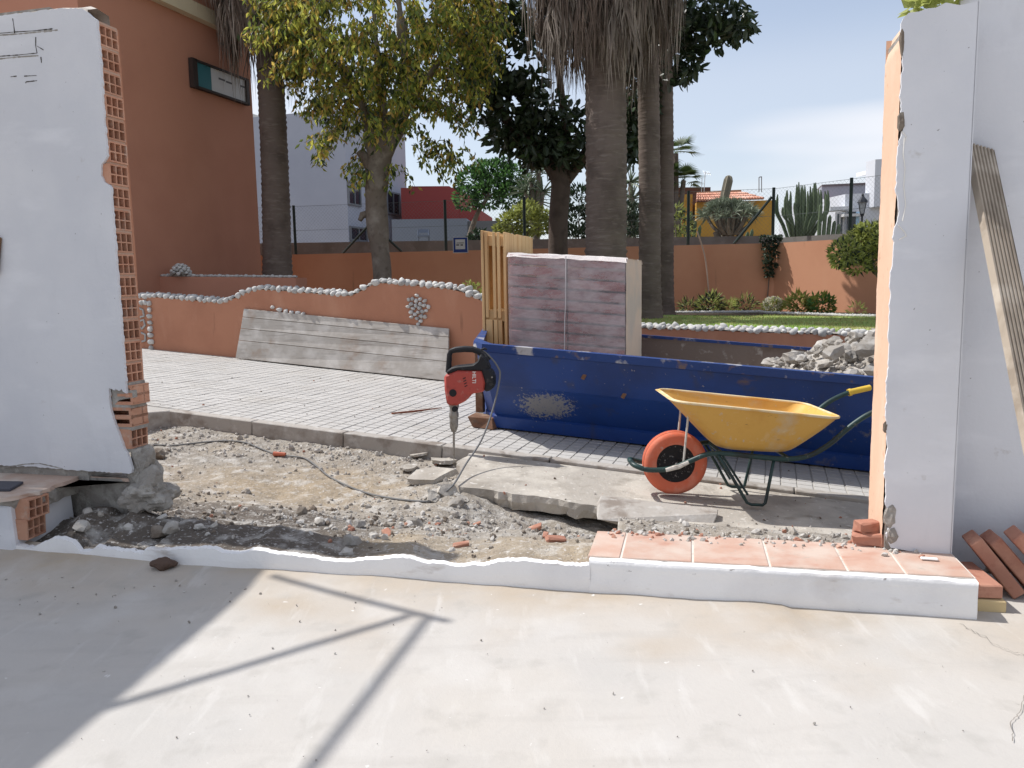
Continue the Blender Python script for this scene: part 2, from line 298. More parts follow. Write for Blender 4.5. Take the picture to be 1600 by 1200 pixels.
# ---------------------------------------------------------------- the dug strip between yard and pavement
KW = .40                                                  # front of the pavement kerb (street frame)
KS = -4.12                                                # where the kerb turns back
TOPX = [(28, 853), (50, 857), (80, 842), (100, 843), (115, 850), (125, 863), (140, 862), (150, 854), (165, 858), (190, 862), (205, 861), (222, 866), (225, 860), (300, 858), (335, 858), (350, 864), (375, 865), (395, 860), (440, 866), (490, 872),
        (520, 877), (550, 878), (600, 873), (640, 872), (665, 880), (720, 885), (760, 883), (790, 877), (820, 876), (860, 881), (900, 885), (922, 884)]
TOPP = []
for p in TOPX:
    q = on_plane(*p, (0, 2.80, 0), (.223, 1, 0)); TOPP.append((q.x, min(.19, max(.03, q.z))))
def ztop(x): return interp(TOPP, x)
def ykerb(x):
    s = (x - 1 - KW * SS) / SC
    return 4.75 - s * SS + KW * SC
def zdirt(x, y):
    y0, y1 = yc(x) + .008, ykerb(x); t = (y - y0) / (y1 - y0)
    zn = ztop(x) - .012 if x < .25 else .10
    zf = zst(x, y1) - .17
    e = sstep(.04, .62, t); z = zn * (1 - e) + zf * e
    z += .05 * fbm(x * 1.6, y * 1.6) * sstep(0, .1, t)
    z += (.022 * fbm(x * 6, y * 6, 3) + .012 * fbm(x * 20, y * 20, 5, 5)) * sstep(0, .06, t)
    z += sstep(.02, .12, t) * .11 * math.exp(-((x + 1.75) ** 2 / .12 + (y - 3.45) ** 2 / .06))                  # heap at the foot of the broken wall
    z += .09 * sstep(-1.9, -2.5, x) * sstep(.5, .2, t) * sstep(.02, .15, t)
    p = Vector((x, y)); z += .10 * math.exp(-((x + .42) ** 2 / .10 + (y - 4.75) ** 2 / .22))   # crumbled concrete below the breaker
    z += .06 * sstep(.86, 1, t) * (1 if x < -.4 else 0)                                    # loose bits along the kerb foot
    z -= .05 * math.exp(-((x - .25) ** 2 / .25 + (y - 4.3) ** 2 / .05))
    if x > .55: z = max(z, -.13 - .02 * (x - .55)) if .1 < t < .55 else z
    return z
xs = [-4.2 + i * .016 for i in range(454)]; nt_ = 190
vv = []; sa = []; dk = []
for j in range(nt_ + 1):
    for x in xs:
        t = j / nt_; ylo = yc(x) + .008 if x < 1.46 else yp(x) + .36; y = ylo + (ykerb(x) - .01 - ylo) * t; z = zdirt(x, y); vv.append((x, y, z))
        k = math.exp(-((x + 1.35) ** 2 / .55 + (y - 4.95) ** 2 / .35)); k2 = sstep(.02, .0, t - .16) * (1 if x > -1.2 else .4)
        sa.append(min(1, max(0, 1.25 * k + .7 * k2 + .9 * fbm(x * 3, y * 3, 9)))); dk.append(min(1, max(0, 1.25 * sstep(-.3, -1.0, x + .5 * t) * sstep(.46, .26, t) + .8 * fbm(x * 4, y * 4, 2))))  # dark: brown earth tone, patch widened to paint the wall's shadow band deeper
g = MB(); n = len(xs); g.add(vv, [(j * n + i, j * n + i + 1, (j + 1) * n + i + 1, (j + 1) * n + i) for j in range(nt_) for i in range(n - 1)])
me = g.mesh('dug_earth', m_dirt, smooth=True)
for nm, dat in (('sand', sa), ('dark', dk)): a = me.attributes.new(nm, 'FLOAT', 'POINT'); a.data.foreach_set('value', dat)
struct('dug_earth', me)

# ---------------------------------------------------------------- old slab that the breaker is cutting
def jag(pts, step, amp, seed):
    r = random.Random(seed); out = []
    for p, q in zip(pts, pts[1:]):
        L = (q - p).length; k = max(1, int(L / step))
        for i in range(k):
            c = p.lerp(q, i / k); d = (q - p).normalized(); c = c + Vector((-d.y, d.x, 0)) * (amp * (r.random() - .5) * 2) + d * amp * .5 * (r.random() - .5); out.append(c)
    out.append(pts[-1]); return out
edge_px = [(748, 704), (728, 712), (712, 722), (722, 738), (706, 752), (716, 761), (760, 765), (800, 771), (835, 775), (870, 780), (900, 786), (931, 790)]
near = jag([on_st(*p, -.02) for p in edge_px], .035, .014, 3)
near = [Vector((p.x, p.y, zst(p.x, p.y) - .02)) for p in near]
ext = [on_st(1000, 806, -.02), on_st(1130, 828, -.02), on_st(1300, 850, -.02), ST(3.2, -1.0, -.02)]
far = [ST(3.2, KW - .005, -.02), ST(-1.25, KW - .005, -.02)]
poly = near + ext + far
g = MB(); c = len(poly)
low = [Vector((p.x + .02 * (random.random() - .2), p.y + .035 * random.random(), p.z - .085 - .02 * random.random())) for p in poly]
mid = [Vector((p.x + .012 * (random.random() - .5), p.y + .02 * (random.random() - .7), p.z - .04 + .015 * (random.random() - .5))) for p in poly]
g.add(poly + mid + low, [tuple(range(c))] + [(c + i, c + (i + 1) % c, (i + 1) % c, i) for i in range(c)] + [(2 * c + i, 2 * c + (i + 1) % c, c + (i + 1) % c, c + i) for i in range(c)])
slab = struct('concrete_slab', g.mesh('concrete_slab', m_slab, fix=True))
g = MB(); g.hexa([on_st(932, 812, -.03), on_st(1110, 832, -.06), on_st(1110, 815, -.06) + Vector((0, .05, 0)), on_st(932, 792, -.03) + Vector((0, .03, 0))] + [Vector((.487, 4.455, -.122)), Vector((1.12, 4.275, -.165)), Vector((1.15, 4.375, -.165)), Vector((.51, 4.56, -.124))])
kb = obj('threshold_kerb', g.mesh('threshold_kerb', m_kerb, bevel=.006)); tag(kb, 'low raised concrete kerb block in front of the wheelbarrow wheel', 'kerb')

# ---------------------------------------------------------------- pavement: sloping sheet, kerb stones, grooved tiles
GW = 3.60                                                 # garden wall face
side = [(KS, KW + .10), (9, KW + .10), (9, GW + .1), (-13, GW + .1), (-13, -1.6), (-5.4, -1.6)]
g = MB(); g.add([ST(s, w, -.0065) for s, w in side] + [ST(s, w, -.3) for s, w in side], [tuple(range(6))] + [(6 + i, 6 + (i + 1) % 6, (i + 1) % 6, i) for i in range(6)])
pave = struct('pavement', g.mesh('pavement', m_joint, fix=True))
R18 = (0, math.atan(SL), -rad(18))
def kerb_piece(L, name='kerb_stone'):
    g = MB(); g.box((0, 0, -.10), (L - .006, .10, .20)); me = g.mesh(name, m_kerb, bevel=.006); return me
kme = kerb_piece(.8)
s = KS + .4
while s < 4.5:
    o = obj('kerb_stone', kme, pave); o.location = ST(s, KW + .05, .002 + .004 * random.random()); o.rotation_euler = (random.uniform(-.01, .01), math.atan(SL), -rad(18) + random.uniform(-.004, .004)); s += .8
d0 = Vector((ST(KS, KW)- ST(-5.4, -1.7)))
for k in range(3):
    o = obj('kerb_stone', kme, pave); p = ST(KS, KW + .05, .0) - d0.normalized() * (.42 + .8 * k); o.location = (p.x, p.y, zst(p.x, p.y)); o.rotation_euler = (0, math.atan(SL) * .5, math.atan2(d0.y, d0.x))
g = MB(); h = .0965
for i in (-1, 1):
    for j in (-1, 1):
        c = .0492; x0, x1 = i * c - .0472, i * c + .0472; y0, y1 = j * c - .0472, j * c + .0472; b = .003
        g.add([(x0, y0, -.012), (x1, y0, -.012), (x1, y1, -.012), (x0, y1, -.012), (x0 + b, y0 + b, 0), (x1 - b, y0 + b, 0), (x1 - b, y1 - b, 0), (x0 + b, y1 - b, 0)],
              [(4, 5, 6, 7), (0, 1, 5, 4), (1, 2, 6, 5), (2, 3, 7, 6), (3, 0, 4, 7)])
tme = g.mesh('tile', m_tile)
tiles = []
s = -9.9
while s < 8:
    w = KW + .20
    while w < GW:
        tiles.append((s, w)); w += .2
    if s < -4.2:
        w = KW
        while w > -1.5:
            if (s - KS) < (w - KW) * (-5.3 - KS) / (-1.7 - KW) - .25: tiles.append((s, w))
            w -= .2
    s += .2
def vis(sw):
    p = ST(*sw); v = p - CAM; dpt = v.dot(_f); px = 800 + FPX * v.dot(CR) / dpt; py = 600 - FPX * v.dot(CU) / dpt
    ok = 215 < px < 760 and py > 540 or (760 <= px < 1365 and sw[1] < 1.25)
    return (0 if ok else 100) + dpt
tiles.sort(key=vis); rest = MB()
for k, (s, w) in enumerate(tiles):
    j = Vector((0, 0, random.uniform(-.0015, .0015)))
    if k < 300:
        o = obj('tile', tme, pave); o.location = ST(s, w) + j; o.rotation_euler = R18
    else: add_mesh(rest, tme, xform(ST(s, w) + j, R18))
o = obj('tile_field', rest.mesh('tile_field', m_tile), pave); o['kind'] = 'stuff'

# ---------------------------------------------------------------- garden ground behind the cobble-topped wall
def zgar(x, y): return .93 - .38 * sstep(-2.2, .9, x - (y - 9) * .12) + .02 * fbm(x * .8, y * .8)
def ygar(x): s = (x - 1 - (GW + .12) * SS) / SC; return 4.75 - s * SS + (GW + .12) * SC
g = MB(); g.grid(lambda u, v: (lambda x: (lambda y: Vector((x, y, zgar(x, y))))(ygar(x) + (19 - ygar(x)) * v))(-14 + 26 * u), 90, 40)
gar = struct('garden_ground', g.mesh('garden_ground', m_soil, smooth=True))
g = MB(); g.grid(lambda u, v: (lambda x: (lambda y: Vector((x, y, zgar(x, y) + .02)))(ygar(x) + .02 + (5.0 + .4 * math.sin(x)) * v))(1.2 + 8 * u), 50, 30)
lawn = struct('lawn', g.mesh('lawn', m_lawn, smooth=True))
# ---------------------------------------------------------------- low curb of the yard
m_curb = mat('scuffed_limewash', (238, 236, 234), .9, layers=[dict(c=(224, 222, 222), s=3, lo=.45, hi=.65, k=.8, d=7), dict(c=(168, 150, 132), s=9, lo=.62, hi=.74, k=.6, d=8, st=(.5, .5, 1.4)), dict(c=(120, 104, 92), s=34, lo=.70, hi=.74, k=.8, d=4, st=(.5, .5, 1.3)), dict(c=(186, 168, 150), s=1.6, lo=.60, hi=.74, k=.5, d=6)], bump=[(20, .3, .01), (90, .35, .004)])
cr = thing('low_curb', 'white plastered low curb with broken ragged top along the yard edge', 'curb', (0, yc(0), 0))
g = MB(); TP = []
for i, (x, z) in enumerate(TOPP):
    TP.append((x, z))
    if i + 1 < len(TOPP):
        x2, z2 = TOPP[i + 1]; k = int((x2 - x) / .008)
        for q in range(1, k): TP.append((x + (x2 - x) * q / k, z + (z2 - z) * q / k + .010 * fbm((x + (x2 - x) * q / k) * 22, 3.3) + .006 * fbm((x + (x2 - x) * q / k) * 75, 8.1)))
TP = [(-2.3, .1)] + TP + [(.262, TP[-1][1])]
for (x, z), (x2, z2) in zip(TP, TP[1:]):
    y, y2 = yc(x), yc(x2)
    bx = .006 * fbm(x * 3, 1); bx2 = .006 * fbm(x2 * 3, 1)
    f = [Vector((x, y + bx, -.03)), Vector((x, y + bx - .002, z * .55)), Vector((x, y + bx, z)), Vector((x, y + .03, z + .003)), Vector((x2, y2 + bx2, -.03)), Vector((x2, y2 + bx2 - .002, z2 * .55)), Vector((x2, y2 + bx2, z2)), Vector((x2, y2 + .03, z2 + .003))]
    g.add(f, [(0, 4, 5, 1), (1, 5, 6, 2), (2, 6, 7, 3)])
obj('broken_plaster', g.mesh('broken_plaster', m_curb, fix=True), cr)
x0, x1 = .262, 1.487; zt = .128
def cp(x, b, z): return Vector((x + b * .218, yc(x) + b * .976, z))
g = MB(); N = 160
def cf(u, v):                                             # front, rounded top edge, top, in section
    x = x0 + (x1 - x0) * u; prof = [(0, -.03), (-.003, .03), (.002, .08), (0, zt - .012), (.004, zt - .002), (.014, zt + .003), (.03, zt + .002)]
    i = min(5, int(v * 6)); k = v * 6 - i; b = prof[i][0] + (prof[i + 1][0] - prof[i][0]) * k; z = prof[i][1] + (prof[i + 1][1] - prof[i][1]) * k
    b += .006 * fbm(x * 3, 1) + (.010 * fbm(x * 24, z * 24, 3) if v > .7 else .002 * fbm(x * 9, z * 9)); z += .006 * fbm(x * 12, 5) if v > .6 else 0
    return cp(x, b, z)
g.grid(cf, N, 12)
g.add([cp(x1, -.001, -.03), cp(x1 + .004, .30, -.03), cp(x1 + .004, .30, zt), cp(x1, 0, zt), ], [(0, 1, 2, 3)])
obj('plaster_face', smooth_angle(g.mesh('plaster_face', m_curb), 30), cr)
g = MB(); g.hexa([cp(x0, .012, -.2), cp(x1 - .004, .012, -.2), cp(x1 - .004, .33, -.2), cp(x0, .33, -.2), cp(x0, .012, zt - .008), cp(x1 - .004, .012, zt - .008), cp(x1 - .004, .33, zt - .008), cp(x0, .33, zt - .008)])
obj('core', g.mesh('core', m_mort), cr)
jx = [on_z(p, q, .14).x for p, q in ((918, 879), (972, 881), (1086, 885), (1207, 889), (1328, 894), (1420, 899), (1526, 903))]
for a_, b_ in zip(jx, jx[1:]):
    g = MB(); e = .004; g.hexa([cp(a_ + e, .028, zt - .006), cp(b_ - e, .028, zt - .006), cp(b_ - e, .322, zt - .006), cp(a_ + e, .322, zt - .006), cp(a_ + e, .028, zt + .008), cp(b_ - e, .028, zt + .008), cp(b_ - e, .322, zt + .008), cp(a_ + e, .322, zt + .008)])
    obj('tile', g.mesh('tile', m_terra, bevel=.002), cr)
g = MB(); g.hexa([cp(x0, .026, zt - .007), cp(x1, .026, zt - .007), cp(x1, .325, zt - .007), cp(x0, .325, zt - .007), cp(x0, .026, zt + .0045), cp(x1, .026, zt + .0045), cp(x1, .325, zt + .0045), cp(x0, .325, zt + .0045)])
obj('grout', g.mesh('grout', mat('pale_grout', (214, 204, 192), .9, layers=[dict(c=(178, 166, 152), s=20, lo=.5, hi=.66, k=.7)])), cr)

# ---------------------------------------------------------------- hollow bricks
def hollow_brick(name, L=.24, T=.112, H=.088, m=None, depth=.16, damage=0):
    g = MB(); ys = [-T / 2 + T * k / 3 for k in range(4)]; e = .0065; cell = []
    for i in range(3):
        for j in range(2):
            cell.append((-T / 2 + .007 + i * (T - .008) / 3, -T / 2 + .001 + (i + 1) * (T - .008) / 3, -H / 2 + .007 + j * (H - .008) / 2, -H / 2 + .001 + (j + 1) * (H - .008) / 2))
    yl = sorted({-T / 2, T / 2} | {c for q in cell for c in q[:2]}); zl = sorted({-H / 2, H / 2} | {c for q in cell for c in q[2:]})
    def isc(a, b): return any(q[0] - 1e-6 <= a[0] and a[1] <= q[1] + 1e-6 and q[2] - 1e-6 <= b[0] and b[1] <= q[3] + 1e-6 for q in cell)
    for a in zip(yl, yl[1:]):
        for b in zip(zl, zl[1:]):
            if not isc(a, b): g.add([(0, a[0], b[0]), (0, a[1], b[0]), (0, a[1], b[1]), (0, a[0], b[1])], [(0, 1, 2, 3)])
    for q in cell:
        d = depth; v = [(0, q[0], q[2]), (0, q[1], q[2]), (0, q[1], q[3]), (0, q[0], q[3])]; w = [(-d, y, z) for _, y, z in v]
        g.add(v + w, [(0, 4, 5, 1), (1, 5, 6, 2), (2, 6, 7, 3), (3, 7, 4, 0), (4, 7, 6, 5)])
    v = [(0, -T / 2, -H / 2), (0, T / 2, -H / 2), (0, T / 2, H / 2), (0, -T / 2, H / 2)]; w = [(-L, y, z) for _, y, z in v]
    g.add(v + w, [(0, 1, 5, 4), (1, 2, 6, 5), (2, 3, 7, 6), (3, 0, 4, 7), (4, 5, 6, 7)])
    return g.mesh(name, m or m_brick)
hb = hollow_brick('brick')
g = MB()                                                  # brick whose front web is knocked off: two long channels open
T, H = .112, .088
for z0, z1 in ((-.044, -.036), (-.006, .006), (.036, .044)): g.box((-.11, 0, (z0 + z1) / 2), (.22, T, z1 - z0))
g.box((-.11, .02, 0), (.22, .008, .08)); g.box((-.215, 0, 0), (.012, T, .08)); g.box((-.006, -.0, 0), (.012, T - .004, .079)); g.box((-.11, -.05, .036), (.22, .010, .012)); g.box((-.11, -.05, -.036), (.22, .010, .012)); g.box((-.11, -.05, 0), (.22, .010, .02))
ob_me = g.mesh('brick', m_brick)

# ---------------------------------------------------------------- broken boundary wall on the left
AE = wall_px(205, 600)[0] - .032                                  # the torn end
TW = .135                                                 # thickness with both coats
bw = thing('boundary_wall', 'white limewashed boundary wall torn open to a column of hollow bricks', 'wall', WL(AE, .06, .28))
out_px = [(126, 13), (133, 17), (141, 24), (150, 30), (153, 60), (156, 90), (158, 120), (161, 170), (165, 215), (167, 243), (162, 252), (157, 262), (158, 274), (162, 284), (170, 289), (177, 293), (181, 305), (184, 330), (185, 370), (190, 430), (195, 490), (200, 545), (205, 600), (206, 612),
          (200, 615), (192, 612), (190, 608), (186, 611), (181, 608), (178, 610), (171, 607), (170, 622), (173, 640), (177, 655), (183, 672), (189, 688), (194, 700), (200, 712), (204, 722), (210, 733), (205, 740), (170, 738), (120, 735), (60, 730), (0, 727)]
out = [wall_px(*p) for p in out_px]
out = [(min(a, AE + .003), z) for a, z in out]
Zt = 2.30
topl = [wall_px(*p) for p in ((0, 24), (30, 21), (60, 17), (95, 13))]
zl = topl[0][1]
topl = [(-6.5, zl), (-4.5, zl)] + topl
pl = out + [(-6.5, .25)] + topl
plj = []
for i, p in enumerate(pl):
    q = pl[(i + 1) % len(pl)]; L = math.hypot(q[0] - p[0], q[1] - p[1]); k = max(1, int(L / .012)) if (-4 < p[0] and L < .3) else 1
    for j in range(k):
        t = j / k; am = .0028 if k > 1 else 0
        plj.append((p[0] + (q[0] - p[0]) * t + random.uniform(-am, am), p[1] + (q[1] - p[1]) * t + random.uniform(-am, am)))
g = MB(); g.prism([WL(a, 0, z) for a, z in plj], WL(0, .014, 0) - WL(0, 0, 0)); obj('plaster_face', g.mesh('plaster_face', m_white, fix=True), bw)
g = MB(); AC = AE - .245; g.hexa([WL(-6.5, .0135, .2), WL(AC, .0135, .2), WL(AC, .122, .2), WL(-6.5, .122, .2), WL(-6.5, .0135, zl + .01), WL(AC, .0135, zl + .015), WL(AC, .122, zl + .015), WL(-6.5, .122, zl + .01)])
obj('core', g.mesh('core', m_mort), bw)
g = MB(); bk = [(AE - .01, .62), (AE - .004, 1.3), (AE - .008, 2.24), (AE - .3, zl + .005), (-6.5, zl), (-6.5, .2), (AE - .35, .2), (AE - .12, .4)]
g.prism([WL(a, .123, z) for a, z in bk], WL(0, .012, 0) - WL(0, 0, 0)); obj('back_plaster', g.mesh('back_plaster', m_orange), bw)
g = MB()                                                  # crumbly mortar cap on top
xs = [-6.5, -4.5] + [-4 + .03 * i for i in range(int((AE + 4) / .03))]
for i in range(len(xs) - 1):
    def row(a): z = interp([(x, zz) for x, zz in topl] + [(wall_px(126, 13)[0], wall_px(126, 13)[1]), (AE, wall_px(126, 13)[1] - .02)], a); n_ = .012 * fbm(a * 12, 2); return [WL(a, .004, z - .03), WL(a, .004 + .004 * fbm(a * 30, 4), z + n_), WL(a, .06, z + .022 + 1.4 * n_), WL(a, .13, z + .012 + n_), WL(a, .134, z - .03)]
    r0, r1 = row(xs[i]), row(xs[i + 1]); g.add(r0 + r1, [(k, 5 + k, 6 + k, k + 1) for k in range(4)])
obj('mortar_cap', g.mesh('mortar_cap', mat('pale_mortar', (212, 200, 186), .95, layers=[dict(c=(170, 156, 140), s=14, lo=.52, hi=.66, k=.8)], bump=[(50, .6, .01)]), smooth=True, fix=True), bw)
PIT = .0965; z = wall_px(206, 612)[1] + .03; k = 0; RW = (0, 0, -WY); ztopb = wall_px(150, 30)[1] + .01
while z + PIT < ztopb + .05:
    o = obj('brick', hb, bw); p = WL(AE - random.uniform(0, .006), .0685 + random.uniform(-.003, .003), z + PIT / 2); o.location = p - bw.location; o.rotation_euler = (random.uniform(-.02, .02), random.uniform(-.015, .015), -WY + random.uniform(-.015, .015)); z += PIT; k += 1
zb = wall_px(206, 612)[1] + .03
g = MB()                                                  # mortar beds between the courses
z = zb
while z < ztopb: g.hexa([WL(AE - .24, .016, z - .005), WL(AE - .004, .016, z - .005), WL(AE - .004, .122, z - .005), WL(AE - .24, .122, z - .005), WL(AE - .24, .016, z + .005), WL(AE - .006, .016, z + .005), WL(AE - .006, .122, z + .005), WL(AE - .24, .122, z + .005)]); z += PIT
obj('mortar_bed', g.mesh('mortar_bed', mat('clay_mortar', (190, 150, 124), .95, bump=[(60, .5, .005)])), bw)
for i, (da, mesh_) in enumerate(((.01, ob_me), (-.005, ob_me), (-.015, hb))):
    o = obj('brick', mesh_, bw); p = WL(AE + da + .012, .070, zb - PIT * (i + .5) - .004 * i); o.location = p - bw.location; o.rotation_euler = (0, random.uniform(-.03, .03), -WY + random.uniform(-.03, .05)); o['label'] = 'broken hollow brick with its channels open'
g = MB()
for i in range(4): zz = zb - PIT * i - .004 * i; g.box(WL(AE - .11, .068, zz), (.235, .104, .016), Matrix.Rotation(-WY, 3, 'Z'))
g.prism([WL(a, .016, z_) for a, z_ in [wall_px(*p) for p in ((170, 606), (205, 611), (206, 622), (182, 626), (172, 636))]], WL(0, .02, 0) - WL(0, 0, 0))
obj('torn_mortar', g.mesh('torn_mortar', m_mort), bw)
lm = rock_mesh('foot_lump', m_mort, 12, 4, .30, (.06, .055, .085)); o = obj('foot_lump', lm, bw); o.location = WL(AE + .02, .06, .31) - bw.location
lm2 = rock_mesh('foot_lump', m_mort, 15, 4, .34, (.10, .085, .085)); o = obj('foot_lump', lm2, bw); o.location = WL(AE + .05, .04, .185) - bw.location
g = MB()                                                  # the coat has cracked along the brick joints underneath
def crack(pts, wd, y=-.0015):
    for (p, q), (r, s_) in zip(pts, pts[1:]):
        n = max(1, int(math.hypot(r - p, s_ - q) / 4))
        for i in range(n):
            a0, z0 = wall_px(p + (r - p) * i / n, q + (s_ - q) * i / n); a1, z1 = wall_px(p + (r - p) * (i + 1) / n, q + (s_ - q) * (i + 1) / n); w = wd * random.uniform(.3, 1.1)
            if abs(a1 - a0) > abs(z1 - z0): g.hexa([WL(a0, y, z0 - w), WL(a1, y, z1 - w), WL(a1, .002, z1 - w), WL(a0, .002, z0 - w), WL(a0, y, z0 + w), WL(a1, y, z1 + w), WL(a1, .002, z1 + w), WL(a0, .002, z0 + w)])
            else: g.hexa([WL(a0 - w, y, z0), WL(a0 + w, y, z0), WL(a0 + w, .002, z0), WL(a0 - w, .002, z0), WL(a1 - w, y, z1), WL(a1 + w, y, z1), WL(a1 + w, .002, z1), WL(a1 - w, .002, z1)])
for c_ in ([(0, 52), (24, 50), (56, 48), (82, 45)], [(20, 29), (22, 42), (23, 52)], [(0, 88), (28, 86), (58, 83), (56, 72), (56, 58)], [(58, 72), (68, 78)], [(64, 89), (65, 98)], [(17, 120), (26, 119)], [(38, 119), (57, 118)], [(40, 130), (41, 128), (58, 126)]): crack(c_, .0022)
obj('crack', g.mesh('crack', mat('crack_black', (72, 66, 60), .95)), bw)
g = MB()
for c_ in ([(0, 55), (30, 53), (60, 50), (90, 47)], [(0, 92), (28, 89), (60, 87)]): crack(c_, .004, -.0008)
for c_ in ([(3, 731), (40, 725), (62, 724), (98, 732)],): crack(c_, .003)
obj('crack', g.mesh('crack', m_mort), bw)

# ---------------------------------------------------------------- platform stub at the far left
pf = thing('broken_step', 'broken tiled step stub at the foot of the white wall, left edge', 'step', (-2.6, 3.4, 0))
zp = .262
pts = [on_z(*p, zp) for p in ((-700, 735), (0, 727), (215, 741), (170, 745), (128, 743), (112, 748), (88, 757), (62, 768), (30, 774), (0, 779))] + [Vector((-5.2, 3.98, zp))]
pts[0] = WL(-5.6, 0, zp); pts[1] = WL(-3.9, 0.03, zp); pts[2] = WL(AE - .01, .02, zp)
pe = jag(pts[2:10], .03, .008, 5); top = [pts[0], pts[1]] + [Vector((p.x, p.y, zp)) for p in pe] + [pts[10]]
g = MB(); c = len(top); b1 = [Vector((p.x + .008 * random.uniform(-1, 1), p.y + .01 * random.uniform(-.5, 1), zp - .016)) for p in top]; g.add(top + b1, [tuple(range(c))] + [(c + i, c + (i + 1) % c, (i + 1) % c, i) for i in range(c)])
obj('tile_slab', g.mesh('tile_slab', mat('dusty_tile', (190, 160, 140), .85, layers=[dict(c=(206, 194, 180), s=7, lo=.45, hi=.65, k=.8, d=7)], bump=[(60, .3, .004)]), fix=True), pf)
g = MB(); t2 = [Vector((p.x, p.y + .012 * random.random(), zp - .017)) for p in top]; b2 = [Vector((p.x, p.y + .05 + .03 * random.random(), zp - .075)) for p in top]; g.add(t2 + b2, [tuple(range(c))] + [(c + i, c + (i + 1) % c, (i + 1) % c, i) for i in range(c)])
obj('mortar_bed', g.mesh('mortar_bed', m_mort, fix=True), pf)
g = MB(); g.hexa([WL(-5.6, .03, -.1), WL(AE - .03, .03, -.1), WL(AE - .03, .135, -.1), WL(-5.6, .135, -.1), WL(-5.6, .02, zp - .02), WL(AE - .01, .02, zp - .005), WL(AE - .01, .135, zp - .005), WL(-5.6, .135, zp - .02)]); obj('foundation', g.mesh('foundation', m_mort, fix=True), pf)
sx = on_plane(24, 830, (0, 2.80, 0), (.223, 1, 0)).x
g = MB(); g.hexa([cp(sx - 3, -.01, -.03), cp(sx, -.01, -.03), cp(sx, .34, -.03), cp(sx - 3, .34, -.03), cp(sx - 3, -.01, .225), cp(sx - .012, -.01, .225), cp(sx - .012, .34, .235), cp(sx - 3, .34, .235)])
obj('white_riser', g.mesh('white_riser', m_white, bevel=.01), pf)
for i in range(2):
    o = obj('brick', hollow_brick('brick', L=.2, depth=.12) if i == 0 else hb, pf); o.location = cp(sx + .055 - .02 * i, .075, .20 - .088 * i) - pf.location; o.rotation_euler = (0, .05, -rad(12.6) + .1 * i)
g = MB(); q = [on_z(*p, zp + .001) for p in ((-160, 766), (16, 768), (37, 756), (-130, 753))]; g.hexa([*q, *[p + Vector((0, 0, .012)) for p in q]])
tag(obj('drain_cover', g.mesh('drain_cover', mat('dark_slate', (70, 72, 84), .6), bevel=.002)), 'dark grey flat cover lying on the tiled step, left edge', 'cover')
g = MB(); q = [WL(*((wall_px(-14, 430)[0], -.035)), wall_px(-14, 430)[1]), WL(wall_px(1, 428)[0], -.03, wall_px(1, 428)[1]), WL(wall_px(4, 372)[0], -.02, wall_px(4, 372)[1]), WL(wall_px(-9, 366)[0], -.02, wall_px(-9, 366)[1])]
g.prism(q, WL(0, .02, 0) - WL(0, 0, 0)); tag(obj('wooden_batten', g.mesh('wooden_batten', mat('brown_wood', (128, 92, 66), .8), bevel=.003)), 'end of a brown wooden batten against the white wall, left picture edge', 'batten')

# ---------------------------------------------------------------- pier and wall on the right
pr = thing('gate_pier', 'white pier with peach painted sunlit side and torn edge', 'pier', WL(.1, .15, .14))
ap = wall_px(1386, 830)[0]; ar = wall_px(1487, 840)[0]
ztp = wall_px(1420, 25)[1]
lp = [(1408, 36), (1409, 60), (1411, 90), (1409, 110), (1408, 150), (1409, 185), (1413, 200), (1409, 208), (1405, 220), (1402, 260), (1400, 300), (1404, 330), (1400, 350), (1396, 372), (1399, 378), (1394, 400), (1392, 440), (1390, 500), (1388, 560), (1386, 620), (1385, 700), (1383, 760), (1384, 790), (1388, 800), (1393, 806), (1396, 818), (1388, 826), (1386, 835), (1388, 846), (1392, 856)]
front = [wall_px(*p) for p in lp]; front = [(a, z) for a, z in front]
tp = [wall_px(*p) for p in ((1524, 6), (1500, 8), (1478, 4), (1462, 12), (1450, 13), (1436, 18), (1420, 20), (1412, 28))]
zt2 = wall_px(1500, 4)[1]
fj = []
for p, q in zip(front, front[1:]):
    k = max(1, int(math.hypot(q[0] - p[0], q[1] - p[1]) / .010))
    for j in range(k): z_ = p[1] + (q[1] - p[1]) * j / k; fj.append((p[0] + (q[0] - p[0]) * j / k + .012 * fbm(z_ * 16, 4.4) + .010 * max(0, fbm(z_ * 5, 1.7)) + .005 * fbm(z_ * 60, 2.2), z_))
front = fj + [front[-1]]
poly = front + [(ar, .12), (ar, zt2)] + tp[1:]
g = MB(); g.prism([WL(a, 0, z) for a, z in poly], WL(0, .014, 0) - WL(0, 0, 0)); obj('plaster_face', g.mesh('plaster_face', m_white, fix=True), pr)
g = MB(); pc = [(ap - .004, .0), (ap - .004, ztp - .03), (ap + .06, ztp + .0), (ar - .003, ztp + .01), (ar - .003, .0)]; g.prism([WL(a, .0135, z) for a, z in pc], WL(0, .265, 0) - WL(0, 0, 0)); obj('core', g.mesh('core', m_mort, fix=True), pr)
g = MB(); NZ = 60
def pf_(u, v): z = .06 + (ztp - .06) * v; b = .020 + .020 * fbm(z * 14, 1) + .010 * fbm(z * 50, 3) + .012 * max(0, fbm(z * 3, 7)) + (.262) * u; a = ap - .012 + .003 * fbm(z * 4, b * 4) + (.02 * max(0, (z - ztp + .08) / .08) if z > ztp - .08 else 0); return WL(a, b, z)
g.grid(pf_, 8, 160); obj('peach_side', g.mesh('peach_side', m_peach, smooth=True), pr)
g = MB(); g.grid(lambda u, v: WL(ap - .012 + (ar - ap + .012) * u, .281, .06 + (ztp - .06) * v), 4, 4); obj('back_face', g.mesh('back_face', m_peach), pr)
g = MB()                                                  # loose flakes and splits along the torn arris
